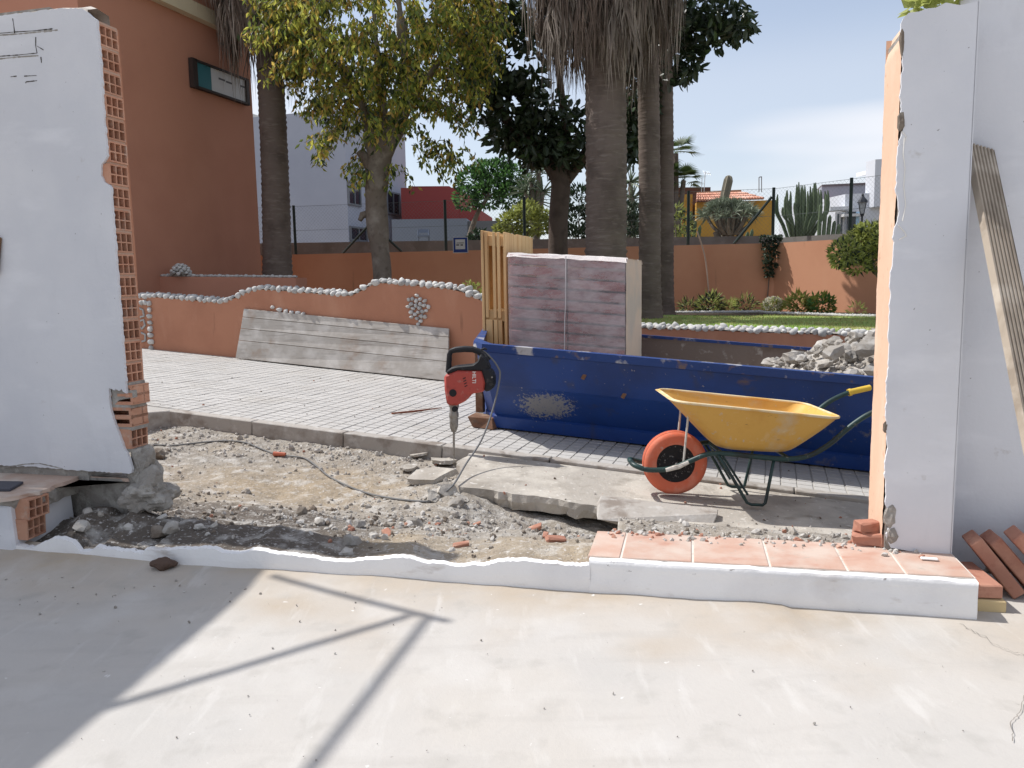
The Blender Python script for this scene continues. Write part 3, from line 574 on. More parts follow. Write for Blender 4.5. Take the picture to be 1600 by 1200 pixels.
for pts_ in ([(1413, 215), (1411, 240), (1414, 262), (1412, 290), (1415, 320), (1410, 345)], [(1404, 352), (1413, 362), (1416, 368), (1405, 374)], [(1410, 205), (1416, 214), (1413, 222)]): 
    for (p, q), (r, s_) in zip(pts_, pts_[1:]):
        a0, z0 = wall_px(p, q); a1, z1 = wall_px(r, s_); g.tube([WL(a0, -.001, z0), WL(a1, -.001, z1)], .0022, 4)
obj('plaster_flake', g.mesh('plaster_flake', mat('bare_plaster', (226, 222, 214), .9)), pr)
for px, py, sc, sd_ in ((1409, 190, (.014, .012, .03), 21), (1391, 808, (.022, .016, .04), 22), (1394, 838, (.02, .016, .035), 23), (1384, 668, (.010, .008, .02), 24), (1410, 62, (.008, .008, .05), 25), (1425, 192, (.012, .006, .012), 26)):
    a, z = wall_px(px, py); o = obj('torn_mortar', rock_mesh('torn_mortar', m_rubd if sd_ in (21, 24, 25) else m_mort, sd_, 2, .3, sc), pr); o.location = WL(a, .006, z) - pr.location
rw = thing('yard_wall', 'plain white wall set back beside the pier, right edge', 'wall', WL(.6, .3, 0))
zr = 2.6
g = MB(); g.hexa([WL(ar - .003, .20, -.05), WL(5.5, .20, -.05), WL(5.5, .34, -.05), WL(ar - .003, .34, -.05), WL(ar - .003, .20, zr), WL(5.5, .20, zr), WL(5.5, .34, zr), WL(ar - .003, .34, zr)]); obj('wall_face', g.mesh('wall_face', m_white, fix=True), rw)
g = MB(); g.hexa([WL(ar - .003, .0, .0), WL(ar + .003, .0, .0), WL(ar + .003, .2, .0), WL(ar - .003, .2, .0), WL(ar - .003, .0, zt2), WL(ar + .003, 0, zt2), WL(ar + .003, .2, zt2), WL(ar - .003, .2, zt2)]); obj('pier_return', g.mesh('pier_return', m_white, fix=True), pr)
# ---------------------------------------------------------------- cobble-topped garden wall
gw = thing('garden_wall', 'low orange garden wall with wavy white cobble coping along the pavement', 'wall', ST(-3, GW + .1, 0))
cop_px = [(215, 461), (235, 459), (300, 464), (345, 468), (365, 462), (385, 452), (400, 447), (450, 450), (545, 458), (560, 452), (575, 443), (590, 437), (640, 440), (700, 446), (725, 452), (745, 462), (760, 468)]
cop = [st_face(p, q + 5, GW) for p, q in cop_px]
cop = [(-13, cop[0][1] + .02), (cop[0][0] - .5, cop[0][1])] + cop + [(-2.1, .80), (-1.6, .72), (-.9, .74)] + [st_face(p, q + 5, GW) for p, q in ((1000, 508), (1100, 511), (1200, 515), (1300, 518), (1365, 520))] + [(3.5, .93), (9, 1.2)]
def hc(s): return interp(cop, s)
g = MB(); ss_ = [-13 + .1 * i for i in range(221)]
ft = [ST(s, GW, -.1) for s in ss_]; fu = [ST(s, GW, hc(s)) for s in ss_]; bu = [ST(s, GW + .2, hc(s)) for s in ss_]; bl = [ST(s, GW + .2, -.1) for s in ss_]; n = len(ss_)
g.add(ft + fu + bu + bl, [(k * n + i, k * n + i + 1, (k + 1) * n + i + 1, (k + 1) * n + i) for k in range(3) for i in range(n - 1)])
obj('wall_body', g.mesh('wall_body', m_orange, fix=True), gw)
cob = [rock_mesh('stone', m_cobble, 40 + i, 2, .20, (1, (.95, .8, .7)[i % 3], (.85, .7)[i % 2]), True) for i in range(6)]
def put_stone(p, r, parent=gw):
    o = obj('stone', random.choice(cob), parent); o.location = p - parent.location; o.scale = (r * random.uniform(.9, 1.15), r * random.uniform(.9, 1.1), r * random.uniform(.85, 1.1)); o.rotation_euler = (random.uniform(-.4, .4), random.uniform(-.4, .4), random.uniform(0, 6)); return o
mo = MB()
s = -7.6; cnt = 0
while s < 2.0:
    big = s < -2.3; st_ = .083 if big else .070
    if not (-2.25 < s < -1.0):
        r = .046 if big else .041
        put_stone(ST(s + random.uniform(-.014, .014), GW + .015 + random.uniform(-.014, .014), hc(s) + .016 + random.uniform(-.006, .006)), r * random.uniform(.74, 1.18)); put_stone(ST(s + st_ * .5 + random.uniform(-.01, .01), GW + .10, hc(s) + .032), r * random.uniform(.75, 1.15)); cnt += 2
    s += st_
g = MB(); g.grid(lambda u, v: (lambda s: ST(s, GW - .008 + .18 * v, hc(s) + .012 + (.012 if 0 < v < 1 else 0)))(-7.8 + 10 * u), 160, 4); obj('coping_mortar', g.mesh('coping_mortar', m_mort, smooth=True), gw)
for k in range(24):                                       # stone tree set in the wall
    a = k * 2.39996; rr = .125 * math.sqrt((k + .4) / 24); s0, h0 = st_face(653, 481, GW - .01); p = ST(s0 + rr * math.cos(a) * 1.12, GW - .012, h0 + rr * math.sin(a) * 1.25); put_stone(p, .029)
for dh in (-.185, -.225): p = ST(s0, GW - .012, h0 + dh); put_stone(p, .030)
for px, py in ((426, 480), (437, 484), (447, 487), (456, 488), (466, 489), (474, 491)): s1, h1 = st_face(px, py, GW - .01); put_stone(ST(s1, GW - .012, h1), .034)
for py in range(474, 545, 10): s1, h1 = st_face(233 + (py - 474) * .05, py, GW - .01); put_stone(ST(s1, GW - .012, h1), .042)
for px in (222, 227): s1, h1 = st_face(px, 473, GW - .01); put_stone(ST(s1, GW - .012, h1), .042)
g = MB(); s1, h1 = st_face(224, 508, GW)
for k, pts_ in enumerate(([(-.05, .22), (.02, .2), (.03, .12), (-.04, .1)], [(-.05, .05), (.02, .07), (.035, 0), (-.02, -.05), (-.05, -.02)], [(-.04, -.1), (.03, -.12), (.02, -.2), (-.05, -.22)])):
    g.tube([ST(s1 + a, GW - .01, h1 + b) for a, b in pts_], .014, 6)
obj('pebble_scroll', g.mesh('pebble_scroll', m_cobble), gw)

# ---------------------------------------------------------------- formwork panel leaning on that wall
q = [on_st(368, 561), on_st(700, 597)]
sB = [to_sw(p.x, p.y) for p in q]; TL = st_face(381, 482, GW - .035); TR = st_face(701, 513, GW - .035)
c00, c10, c01, c11 = ST(sB[0][0], sB[0][1], .012), ST(sB[1][0], sB[1][1], .012), ST(TL[0], GW - .035, TL[1]), ST(TR[0], GW - .035, TR[1])
m_wood = mat('weathered_plank', (168, 160, 150), .9, rnd=.07, layers=[dict(c=(196, 190, 182), s=5, lo=.45, hi=.65, k=.8, d=7), dict(c=(150, 122, 100), s=4, lo=.58, hi=.72, k=.6, d=7), dict(c=(112, 100, 90), s=30, lo=.55, hi=.7, k=.4, st=(.12, .12, 1)), dict(c=(70, 60, 52), s=9, lo=.74, hi=.78, k=.8, d=2)], bump=[(60, .4, .004, (.1, .1, 1))])
pn = thing('formwork_panel', 'long grey weathered plank panel leaning against the orange garden wall', 'panel', (c00 + c10) / 2)
def bil(u, v): return c00.lerp(c10, u).lerp(c01.lerp(c11, u), v)
nrm = (c10 - c00).cross(c01 - c00).normalized()
bnd = [0, .36, .60, .83, 1.0]
for a, b in zip(bnd, bnd[1:]):
    g = MB(); e = .004; f = [bil(0, a + e), bil(1, a + e), bil(1, b - e), bil(0, b - e)]; g.hexa([p - nrm * .027 for p in f] + [p + nrm * random.uniform(-.001, .002) for p in f]); obj('plank', g.mesh('plank', m_wood, bevel=.004), pn)
for u in (.12, .5, .88):
    g = MB(); f = [bil(u - .02, .05), bil(u + .02, .05), bil(u + .02, .93), bil(u - .02, .93)]; g.hexa([p - nrm * .05 for p in f] + [p - nrm * .0275 for p in f]); obj('batten', g.mesh('batten', m_wood), pn)

# ---------------------------------------------------------------- blue skip
m_blue = mat('chipped_blue_paint', (12, 62, 150), .5, spec=.45, layers=[dict(c=(10, 44, 112), s=1.8, lo=.45, hi=.68, k=.7, d=7), dict(c=(60, 60, 74), s=7, lo=.60, hi=.72, k=.5, d=8, st=(1, 1, .25)), dict(c=(150, 148, 146), s=30, lo=.70, hi=.73, k=.8, d=4), dict(c=(112, 84, 66), s=3.2, lo=.70, hi=.76, k=.7, d=8, st=(.5, 1, 1.6)), dict(c=(140, 138, 134), s=70, lo=.71, hi=.75, k=.6, d=3, st=(1, 1, .35)), dict(c=(140, 139, 138), s=46, lo=.66, hi=.72, k=.9, d=8, r=.7, st=(1, 1, .8), blob=(ST(-1.12, .97, .24), (.62, .8, .34)), gain=.36), dict(c=(116, 112, 112), s=18, lo=.64, hi=.74, k=.7, d=8, r=.7, st=(1, 1, .3), blob=(ST(1.0, .95, .30), (1.6, .9, .5)), gain=.10), dict(c=(112, 108, 106), s=9, lo=.62, hi=.76, k=.6, d=9, r=.7, blob=(ST(.2, 1.17, .02), (4.0, 2.0, .20)), gain=.14)], bump=[(5, .15, .02), (60, .15, .003)])
m_skin = mat('dusty_skip_inside', (120, 104, 94), .9, layers=[dict(c=(94, 74, 62), s=3, lo=.5, hi=.7, k=.8, d=7), dict(c=(168, 160, 152), s=12, lo=.6, hi=.7, k=.6), dict(c=(52, 62, 104), s=2, lo=.6, hi=.74, k=.6)], bump=[(30, .4, .006)])
m_rim = mat('worn_rim', (34, 66, 136), .6, layers=[dict(c=(190, 186, 180), s=5, lo=.57, hi=.64, k=.8, d=8), dict(c=(124, 98, 80), s=11, lo=.58, hi=.68, k=.8)], bump=[(50, .4, .004)])
m_rustp = mat('rusty_steel', (128, 88, 64), .85, layers=[dict(c=(168, 140, 116), s=12, lo=.5, hi=.66, k=.8), dict(c=(80, 58, 46), s=24, lo=.56, hi=.7, k=.6)], bump=[(60, .4, .004)])
sk = thing('skip', 'long blue steel skip with chipped paint standing on the pavement', 'skip', ST(.2, 2.0, 0))
FWD = .77
def loop(f, i, h, ch=.13, ins=0.0):                    # the left end runs back at a slant
    sl = -1.73 + .09 * h / .72 + ins
    return [ST(2.4 - i, FWD + f, h), ST(sl + ch, FWD + f, h), ST(sl, FWD + ch * 1.3 + f, h), ST(sl - .60, 2.93 - i, h), ST(2.4 - i, 2.93 - i, h)]
def ring(levels, flip=False):
    g = MB(); v = []
    for l in levels: v += loop(*l)
    for k in range(len(levels) - 1):
        for i in range(5):
            q = (k * 5 + i, k * 5 + (i + 1) % 5, (k + 1) * 5 + (i + 1) % 5, (k + 1) * 5 + i); g.add([v[x] for x in (reversed(q) if flip else q)], [(0, 1, 2, 3)])
    return g, v
g, v = ring([(.42, .135, .015), (.40, .12, .11), (.415, .135, .125), (.20, .062, .375), (.175, .045, .40), (.03, .03, .66), (.03, .03, .72)]); g.add(v[:5], [(4, 3, 2, 1, 0)])
obj('body', g.mesh('body', m_blue), sk)
g, v = ring([(.055, .055, .72, .13, .03), (.055, .055, .66, .13, .03), (.25, .085, .39, .13, .03), (.47, .16, .12, .13, .03)], True); g.add(v[-5:], [(0, 1, 2, 3, 4)])
obj('inside', g.mesh('inside', m_skin), sk)
g, v = ring([(.034, .034, .668, .13, .002), (-.005, -.005, .67, .13, -.02), (-.005, -.005, .725, .13, -.02), (.06, .06, .727, .13, .035), (.06, .06, .70, .13, .035)])
obj('rim', g.mesh('rim', m_rim), sk)
g = MB(); g.hexa([ST(-1.76, 1.13, .005), ST(-1.58, 1.12, .005), ST(-1.56, 1.3, .005), ST(-1.78, 1.34, .005), ST(-1.80, 1.12, .09), ST(-1.60, 1.165, .09), ST(-1.58, 1.3, .09), ST(-1.81, 1.34, .09)]); obj('corner_shoe', g.mesh('corner_shoe', m_rustp, bevel=.005), sk)
g = MB(); g.hexa([ST(-1.81, 1.34, .09), ST(-1.745, 1.34, .09), ST(-1.745, 1.40, .09), ST(-1.81, 1.40, .09), ST(-1.74, 1.16, .64), ST(-1.68, 1.16, .64), ST(-1.68, 1.22, .64), ST(-1.74, 1.22, .64)]); obj('end_stiffener', g.mesh('end_stiffener', m_rustp, bevel=.004), sk)
def facew(h): return FWD + interp([(.125, .415), (.375, .20), (.40, .175), (.66, .03)], h)
for px, py in ((917, 585), (976, 616)):
    s1, h1 = st_face(px, py, .95); g = MB(); g.box((0, 0, 0), (.028, .012, .06), Matrix.Rotation(.5, 3, 'Y') @ Matrix.Rotation(-rad(18), 3, 'Z')); o = obj('rust_patch', g.mesh('rust_patch', m_rustp, bevel=.003), sk); o.location = ST(s1, facew(h1) - .001, h1) - sk.location

# ---------------------------------------------------------------- pallet of red tiles wrapped in film, in the skip
m_rtile = mat('dark_red_tile', (166, 92, 88), .7, rnd=.16, layers=[dict(c=(190, 160, 158), s=5, lo=.5, hi=.68, k=.7, d=8, st=(1, 1, 2.5)), dict(c=(112, 46, 46), s=6, lo=.5, hi=.7, k=.7)])
tp_ = thing('tile_pallet', 'block of stacked dark red tiles wrapped in cloudy film, in the skip', 'pallet', ST(-1.1, 2.1, .07))
NL = 14; hb0, hb1 = .12, 1.41; lh = (hb1 - hb0) / NL; w0, w1 = 1.76, 2.56
for k in range(NL):
    for i in range(2):
        a, b = (-1.625, -1.128) if i == 0 else (-1.118, -.635); g = MB(); h = hb0 + k * lh; j = random.uniform(-.010, .012)
        g.hexa([ST(a, w0 + j, h + .016), ST(b, w0 + j, h + .016), ST(b, w1, h + .014), ST(a, w1, h + .014), ST(a, w0 + j, h + lh), ST(b, w0 + j, h + lh), ST(b, w1, h + lh), ST(a, w1, h + lh)]); obj('tile_layer', g.mesh('tile_layer', m_rtile, bevel=.006), tp_)
g = MB()
for i in range(4): w = w0 + .05 + i * .22; g.hexa([ST(-1.62, w, .06), ST(-.64, w, .06), ST(-.64, w + .1, .06), ST(-1.62, w + .1, .06), ST(-1.62, w, .115), ST(-.64, w, .115), ST(-.64, w + .1, .115), ST(-1.62, w + .1, .115)])
obj('pallet_base', g.mesh('pallet_base', mat('pallet_wood', (190, 150, 100), .85)), tp_)
def film(name, fac0, fac1, sc, col=(225, 222, 226), st=(1, 1, 3)):
    m = bpy.data.materials.new(name); m.use_nodes = True; t = m.node_tree; N, L = t.nodes, t.links; b = N['Principled BSDF']; b.inputs['Base Color'].default_value = (*lin(col), 1); b.inputs['Roughness'].default_value = .28; b.inputs['Specular IOR Level'].default_value = .5
    tr = N.new('ShaderNodeBsdfTransparent'); ms = N.new('ShaderNodeMixShader'); ge = N.new('ShaderNodeNewGeometry'); mp = N.new('ShaderNodeMapping'); mp.inputs['Scale'].default_value = st; nz = N.new('ShaderNodeTexNoise'); nz.inputs['Scale'].default_value = sc; nz.inputs['Detail'].default_value = 10; nz.inputs['Roughness'].default_value = .65
    L.new(ge.outputs['Position'], mp.inputs[0]); L.new(mp.outputs[0], nz.inputs['Vector']); mr = N.new('ShaderNodeMapRange'); mr.inputs['From Min'].default_value = .38; mr.inputs['From Max'].default_value = .62; mr.inputs['To Min'].default_value = fac0; mr.inputs['To Max'].default_value = fac1
    L.new(nz.outputs['Fac'], mr.inputs['Value']); L.new(mr.outputs[0], ms.inputs[0]); L.new(tr.outputs[0], ms.inputs[1]); L.new(b.outputs[0], ms.inputs[2]); L.new(ms.outputs[0], N['Material Output'].inputs['Surface'])
    bp = N.new('ShaderNodeBump'); bp.inputs['Strength'].default_value = .6; bp.inputs['Distance'].default_value = .02; L.new(nz.outputs['Fac'], bp.inputs['Height']); L.new(bp.outputs[0], b.inputs['Normal']); return m
m_film = film('cloudy_film', .20, .50, 3.2, col=(240, 232, 234), st=(1, 1, 2.2))
g = MB(); g.grid(lambda u, v: ST(-1.635 + 1.01 * u, w0 - .018 - .006 * fbm(u * 9, v * 12), .14 + 1.285 * v), 40, 50); obj('film_front', g.mesh('film_front', m_film, smooth=True), tp_)
g = MB(); g.grid(lambda u, v: ST(-1.64 - .004 * fbm(u * 8, v * 8), w0 - .012 + .83 * u, .14 + 1.28 * v), 12, 12); obj('film_side', g.mesh('film_side', m_film, smooth=True), tp_)
m_side = mat('cream_film_side', (222, 198, 172), .5, layers=[dict(c=(200, 188, 172), s=3, lo=.45, hi=.62, k=.9, d=7)], bump=[(9, .4, .02)])
g = MB(); g.grid(lambda u, v: ST(-.622 + .006 * fbm(u * 6, v * 9), w0 - .012 + .83 * u, .14 + 1.285 * v), 14, 30); obj('cream_side', g.mesh('cream_side', m_side, smooth=True), tp_)
g = MB(); g.grid(lambda u, v: ST(-1.645 + 1.03 * u, w0 - .022 + .85 * v, 1.425 + .014 * fbm(u * 7, v * 7) + .012 * (.5 - abs(u - .5)) - (.035 if v == 0 or v == 1 else 0)), 40, 16); obj('top_sheet', g.mesh('top_sheet', mat('white_film', (226, 216, 210), .45, bump=[(12, .5, .02)]), smooth=True), tp_)
g = MB(); g.tube([ST(-1.123, w0 - .027, 1.42), ST(-1.13, w0 - .028, 1.0), ST(-1.138, w0 - .027, .9), ST(-1.15, w0 - .027, .2)], .0045, 6); obj('strap', g.mesh('strap', mat('white_strap', (214, 208, 208), .6)), tp_)
for (a, b) in ((.02, .025), (.985, .03)):
    g = MB(); g.grid(lambda u, v: ST(-1.635 + 1.01 * (a - b + 2 * b * u), w0 - .026, .2 + 1.22 * v), 3, 20)

# ---------------------------------------------------------------- upright timber pallet beside it
m_pine = mat('fresh_pine', (222, 178, 116), .75, rnd=.08, layers=[dict(c=(200, 146, 86), s=9, lo=.5, hi=.7, k=.7, st=(1, 1, .12), d=6), dict(c=(150, 92, 50), s=7, lo=.74, hi=.78, k=.8, d=1)], bump=[(40, .25, .003, (1, 1, .1))])
tb = thing('timber_pallet', 'pale pine pallet standing on end beside the wrapped tiles', 'pallet', ST(-1.82, 2.3, .07))
def tbox(name, s0, s1, w0_, w1_, h0, h1):
    g = MB(); g.hexa([ST(s0, w0_, h0), ST(s1, w0_, h0), ST(s1, w1_, h0), ST(s0, w1_, h0), ST(s0, w0_, h1), ST(s1, w0_, h1), ST(s1, w1_, h1), ST(s0, w1_, h1)]); return obj(name, g.mesh(name, m_pine, bevel=.003), tb)
for k in range(7): a = 1.90 + k * .122; tbox('slat', -1.728, -1.706, a, a + .112, .08, 1.60 + random.uniform(-.006, .006))
for k in range(6): a = 1.90 + k * .145; tbox('slat', -1.935, -1.913, a, a + .11, .08, 1.61)
for h in (.10, .82, 1.48): tbox('block', -1.911, -1.730, 1.93, 2.72, h, h + .09)
for s0 in (-1.905, -1.832, -1.790): tbox('stringer', s0, s0 + (.062 if s0 == -1.905 else .035), 1.905 + (.01 if s0 == -1.835 else 0), 1.925, .08, .83); tbox('stringer', s0, s0 + .028, 1.905 + (.01 if s0 == -1.835 else 0), 1.925, .845, 1.60)

# ---------------------------------------------------------------- rubble heap in the skip
rk = [rock_mesh('rubble_chunk', m_rub, 60 + i, 2 if i < 4 else 1, .34, (1, random.uniform(.6, .95), random.uniform(.4, .8))) for i in range(9)]
def zheap(s, w): d = math.hypot((s - 1.45) / .95, (w - 2.1) / .85); return .60 + .40 * max(0, 1 - d) ** .8
g = MB(); g.grid(lambda u, v: (lambda s, w: ST(s, w, zheap(s, w) - .05 + .05 * fbm(s * 5, w * 5) - (.35 * sstep(.8, .2, s))))(.2 + 2.05 * u, 1.2 + 1.62 * v), 50, 40)
for k in range(900):
    s = random.uniform(.45, 2.2); w = random.uniform(1.2, 2.75); r_ = random.uniform(.01, .03)
    if zheap(s, w) < .605 and s < 1: continue
    add_mesh(g, rk[5 + k % 4], xform(ST(s, w, zheap(s, w) - .03), (random.random() * 6, random.random() * 6, 0), (r_, r_, r_)))
hp = obj('rubble_heap', g.mesh('rubble_heap', m_rub)); hp['kind'] = 'stuff'; tag(hp, 'fine grey rubble filling the right part of the blue skip', 'rubble')
r = random.Random(9); spots = []
for k in range(150):
    s = r.uniform(.42, 2.0); w = r.uniform(1.22, 2.6); z_ = zheap(s, w)
    if z_ < .603: continue
    R_ = r.choice((.025, .03, .04, .05, .06, .085)); spots.append((s, w, z_, R_))
for s, w, z_, R_ in [(.95, 1.5, .80, .09), (1.22, 1.6, .86, .10)] + spots:
    o = obj('rubble_chunk', r.choice(rk)); o.location = ST(s, w, z_ - .01 + R_ * .2); o.scale = (R_,) * 3; o.rotation_euler = (r.uniform(-.6, .6), r.uniform(-.6, .6), r.uniform(0, 6)); tag(o, 'grey concrete rubble chunk on the heap in the blue skip', 'rubble', 'rubble chunks heaped in the skip')

# ---------------------------------------------------------------- demolition hammer
hm = thing('demolition_hammer', 'red and black electric demolition hammer standing on its chisel', 'demolition hammer', ST(-1.60, .33, -.03), (0, rad(1.5), rad(-6)), local=True)
K = 1 / 1338.
def hp_(X, Y): return ((X - 210) * K, (1095 - Y) * K)
m_hred = mat('red_casing', (196, 66, 54), .5, coord='obj', spec=.4, layers=[dict(c=(150, 50, 42), s=14, lo=.55, hi=.7, k=.6), dict(c=(176, 140, 124), s=22, lo=.62, hi=.72, k=.5, d=7)], bump=[(120, .15, .001)])
m_hblk = mat('black_grip', (34, 35, 40), .6, coord='obj', layers=[dict(c=(100, 98, 96), s=26, lo=.6, hi=.74, k=.5, d=7)])
m_steel = mat('dusty_steel', (150, 146, 140), .45, coord='obj', metal=.6, layers=[dict(c=(120, 112, 104), s=30, lo=.5, hi=.66, k=.7)])
def hprism(name, pts, th, m, bev=.008, parent=hm, y0=0, sm=True):
    g = MB(); g.prism([(x, -th / 2 + y0, z) for x, z in [hp_(*p) for p in pts]], (0, th, 0)); me = g.mesh(name, m, fix=True, bevel=bev); smooth_angle(me, 40); return obj(name, me, parent, loc=(0, 0, 0))
hprism('body', [(128, 335), (180, 318), (255, 287), (488, 282), (520, 400), (512, 482), (380, 510), (352, 562), (312, 587), (250, 618), (158, 622), (146, 560), (133, 470)], .118, m_hred, .016)
hprism('motor_cover', [(486, 250), (560, 270), (598, 330), (600, 420), (575, 470), (505, 486), (515, 400), (480, 290)], .126, m_hblk, .014)
hprism('top_shell', [(150, 300), (200, 262), (250, 250), (400, 232), (440, 200), (470, 130), (520, 180), (560, 270), (500, 292), (260, 292), (185, 322), (150, 328)], .112, m_hblk, .01)
g = MB(); g.tube([(x, 0, z) for x, z in [hp_(*p) for p in ((160, 315), (163, 230), (168, 150), (185, 118), (230, 104), (310, 95), (390, 98), (440, 115), (490, 150), (530, 205))]], [.022, .019, .018, .020, .022, .023, .022, .022, .024, .026], 10); obj('handle', smooth_angle(g.mesh('handle', m_hblk)), hm, loc=(0, 0, 0))
g = MB(); g.tube([(x, 0, z) for x, z in [hp_(*p) for p in ((440, 110), (500, 88), (520, 100))]], .008, 8); obj('cable_gland', g.mesh('cable_gland', m_hblk), hm, loc=(0, 0, 0))
x, z = hp_(215, 500); g = MB(); g.lathe([(0, .066), (.022, .066), (.026, .062), (.026, .055)], 20, Matrix.Translation((x, 0, z)) @ Matrix.Rotation(rad(90), 4, 'X')); kn = obj('selector_knob', g.mesh('selector_knob', m_hblk), hm, loc=(0, 0, 0))
x, z = hp_(335, 400); g = MB()
for k in range(4): g.box((x + .004 * k - .01, -.0595, z + .03 - .018 * k), (.022, .002, .006), Matrix.Rotation(-.5, 3, 'Y'))
obj('vent', g.mesh('vent', m_hblk), hm, loc=(0, 0, 0))
g = MB(); x, z = hp_(580, 345); g.lathe([(0, .066), (.006, .066), (.006, .06)], 10, Matrix.Translation((x, 0, z)) @ Matrix.Rotation(rad(90), 4, 'X')); obj('screw', g.mesh('screw', m_steel), hm, loc=(0, 0, 0))
g = MB(); zz = lambda Y: (1095 - Y) * K
g.lathe([(.036, zz(610)), (.036, zz(640)), (.030, zz(650)), (.030, zz(690)), (.034, zz(705)), (.034, zz(740)), (.030, zz(748)), (.031, zz(760)), (.030, zz(830)), (.018, zz(878)), (.009, zz(884))], 20); obj('chuck', smooth_angle(g.mesh('chuck', m_steel)), hm, loc=(0, 0, 0))
x, z = hp_(240, 655); g = MB(); g.lathe([(0, .05), (.018, .05), (.02, .045), (.02, .0)], 14, Matrix.Translation((x - .01, 0, z)) @ Matrix.Rotation(rad(90), 4, 'X')); obj('locking_pin', g.mesh('locking_pin', m_hblk), hm, loc=(0, 0, 0))
g = MB(); g.tube([(0, 0, zz(880)), (0, 0, .02), (0, 0, -.05)], [.0085, .0085, .002], 6); obj('chisel', g.mesh('chisel', m_steel), hm, loc=(0, 0, 0))
fc = bpy.data.curves.new('lettering', 'FONT'); fc.body = 'HILTI'; fc.size = .036; fc.extrude = .0008; fc.align_x = 'CENTER'; fc.align_y = 'CENTER'; fc.offset = .0006
fo = bpy.data.objects.new('tmp', fc); COL.objects.link(fo); dg = bpy.context.evaluated_depsgraph_get(); me = bpy.data.meshes.new_from_object(fo.evaluated_get(dg)); bpy.data.objects.remove(fo)
me.materials.clear(); me.materials.append(mat('white_lettering', (228, 224, 218), .6)); x, z = hp_(412, 350); me.name = 'lettering'
obj('lettering', me, hm, loc=(x, -.0602, z), rot=(rad(90), rad(90), 0))

# ---------------------------------------------------------------- its cable
def P(px, py, h=.012): q = on_z(px, py, 0); 
def on_dirt(px, py, h=.012):
    d = ray(px, py); t = 1.5
    while t < 12:
        p = CAM + d * t
        if p.z < zdirt(p.x, p.y) + h: return p
        t += .01
    return p
def catmull(pts, k=8):
    out = []
    for i in range(len(pts) - 1):
        p0, p1, p2, p3 = pts[max(i - 1, 0)], pts[i], pts[i + 1], pts[min(i + 2, len(pts) - 1)]
        for j in range(k):
            t = j / k; out.append(.5 * ((2 * p1) + (p2 - p0) * t + (2 * p0 - 5 * p1 + 4 * p2 - p3) * t * t + (3 * p1 - p0 - 3 * p2 + p3) * t ** 3))
    return out + [pts[-1]]
hl = hm.location
pts = [hl + Vector(((490 - 210) * K, -.02, (1095 - 105) * K)), hl + Vector(((560 - 210) * K, -.03, (1095 - 160) * K)), hl + Vector(((640 - 210) * K, -.06, (1095 - 260) * K))]
far_ = pts[-1].y
for px, py, k in ((781, 590, .02), (770, 640, .10), (752, 688, .25), (728, 725, .5), (708, 758, .8)): pts.append(on_y(px, py, far_ + (4.45 - far_) * k))
cable_px = [(690, 772), (672, 783), (640, 782), (608, 778), (575, 771), (545, 760), (515, 745), (498, 731), (480, 718), (465, 714), (445, 712), (428, 709), (405, 700), (385, 692), (360, 689), (330, 690), (300, 693), (270, 696), (235, 695), (205, 696)]
pts += [on_dirt(px, py) for px, py in cable_px]
g = MB(); g.tube(catmull(pts, 6), .0062, 7); cb = obj('power_cable', smooth_angle(g.mesh('power_cable', mat('grey_cable', (112, 112, 112), .7)), 60)); tag(cb, 'thin grey power cable running from the demolition hammer across the earth', 'cable')
p = on_dirt(428, 709, .02); g = MB(); g.tube([p, p + Vector((.09, -.02, -.002))], [.018, .014], 8); tag(obj('cable_plug', smooth_angle(g.mesh('cable_plug', mat('orange_plug', (196, 96, 66), .6)))), 'small orange cable plug lying on the sandy earth', 'plug')
# ---------------------------------------------------------------- wheelbarrow
wb_p = on_st(1050, 770)
wb = thing('wheelbarrow', 'yellow wheelbarrow with orange wheel and dark green tube frame', 'wheelbarrow', wb_p, (0, math.atan(.0725), rad(0)), local=True)
m_wy = mat('yellow_tray_paint', (228, 168, 62), .55, coord='obj', spec=.35, layers=[dict(c=(206, 190, 160), s=3.2, lo=.52, hi=.66, k=.7, d=9, r=.65), dict(c=(196, 184, 166), s=14, lo=.60, hi=.66, k=.8, d=9, r=.7, st=(1, 1, .4)), dict(c=(120, 84, 50), s=34, lo=.70, hi=.74, k=.7, d=4, st=(.25, .25, 1)), dict(c=(214, 146, 48), s=6, lo=.5, hi=.7, k=.6), dict(c=(226, 196, 140), s=26, lo=.64, hi=.72, k=.6, d=7), dict(c=(236, 214, 168), s=4, lo=.62, hi=.74, k=.5)], bump=[(14, .08, .01)])
m_rimw = mat('dusty_tray_rim', (228, 206, 160), .7, coord='obj', layers=[dict(c=(228, 172, 78), s=6, lo=.45, hi=.62, k=.9)])
m_gr = mat('dark_green_tube', (26, 64, 62), .45, coord='obj', spec=.5, layers=[dict(c=(30, 34, 36), s=5, lo=.45, hi=.62, k=.8), dict(c=(150, 142, 130), s=26, lo=.62, hi=.7, k=.6, d=6)])
m_tyre = mat('orange_tyre', (232, 104, 68), .85, coord='obj', layers=[dict(c=(214, 160, 136), s=5, lo=.54, hi=.74, k=.45, d=9, r=.65), dict(c=(150, 120, 104), s=26, lo=.62, hi=.72, k=.5, d=6), dict(c=(232, 148, 120), s=8, lo=.5, hi=.68, k=.6), dict(c=(200, 190, 180), s=20, lo=.66, hi=.74, k=.5)])
m_hub = mat('black_hub', (38, 36, 38), .8, coord='obj', layers=[dict(c=(140, 136, 132), s=60, lo=.6, hi=.68, k=.8, d=6)], bump=[(90, .6, .003)])
m_galv = mat('pale_strut', (208, 202, 192), .5, coord='obj', layers=[dict(c=(150, 140, 128), s=20, lo=.55, hi=.68, k=.7)])
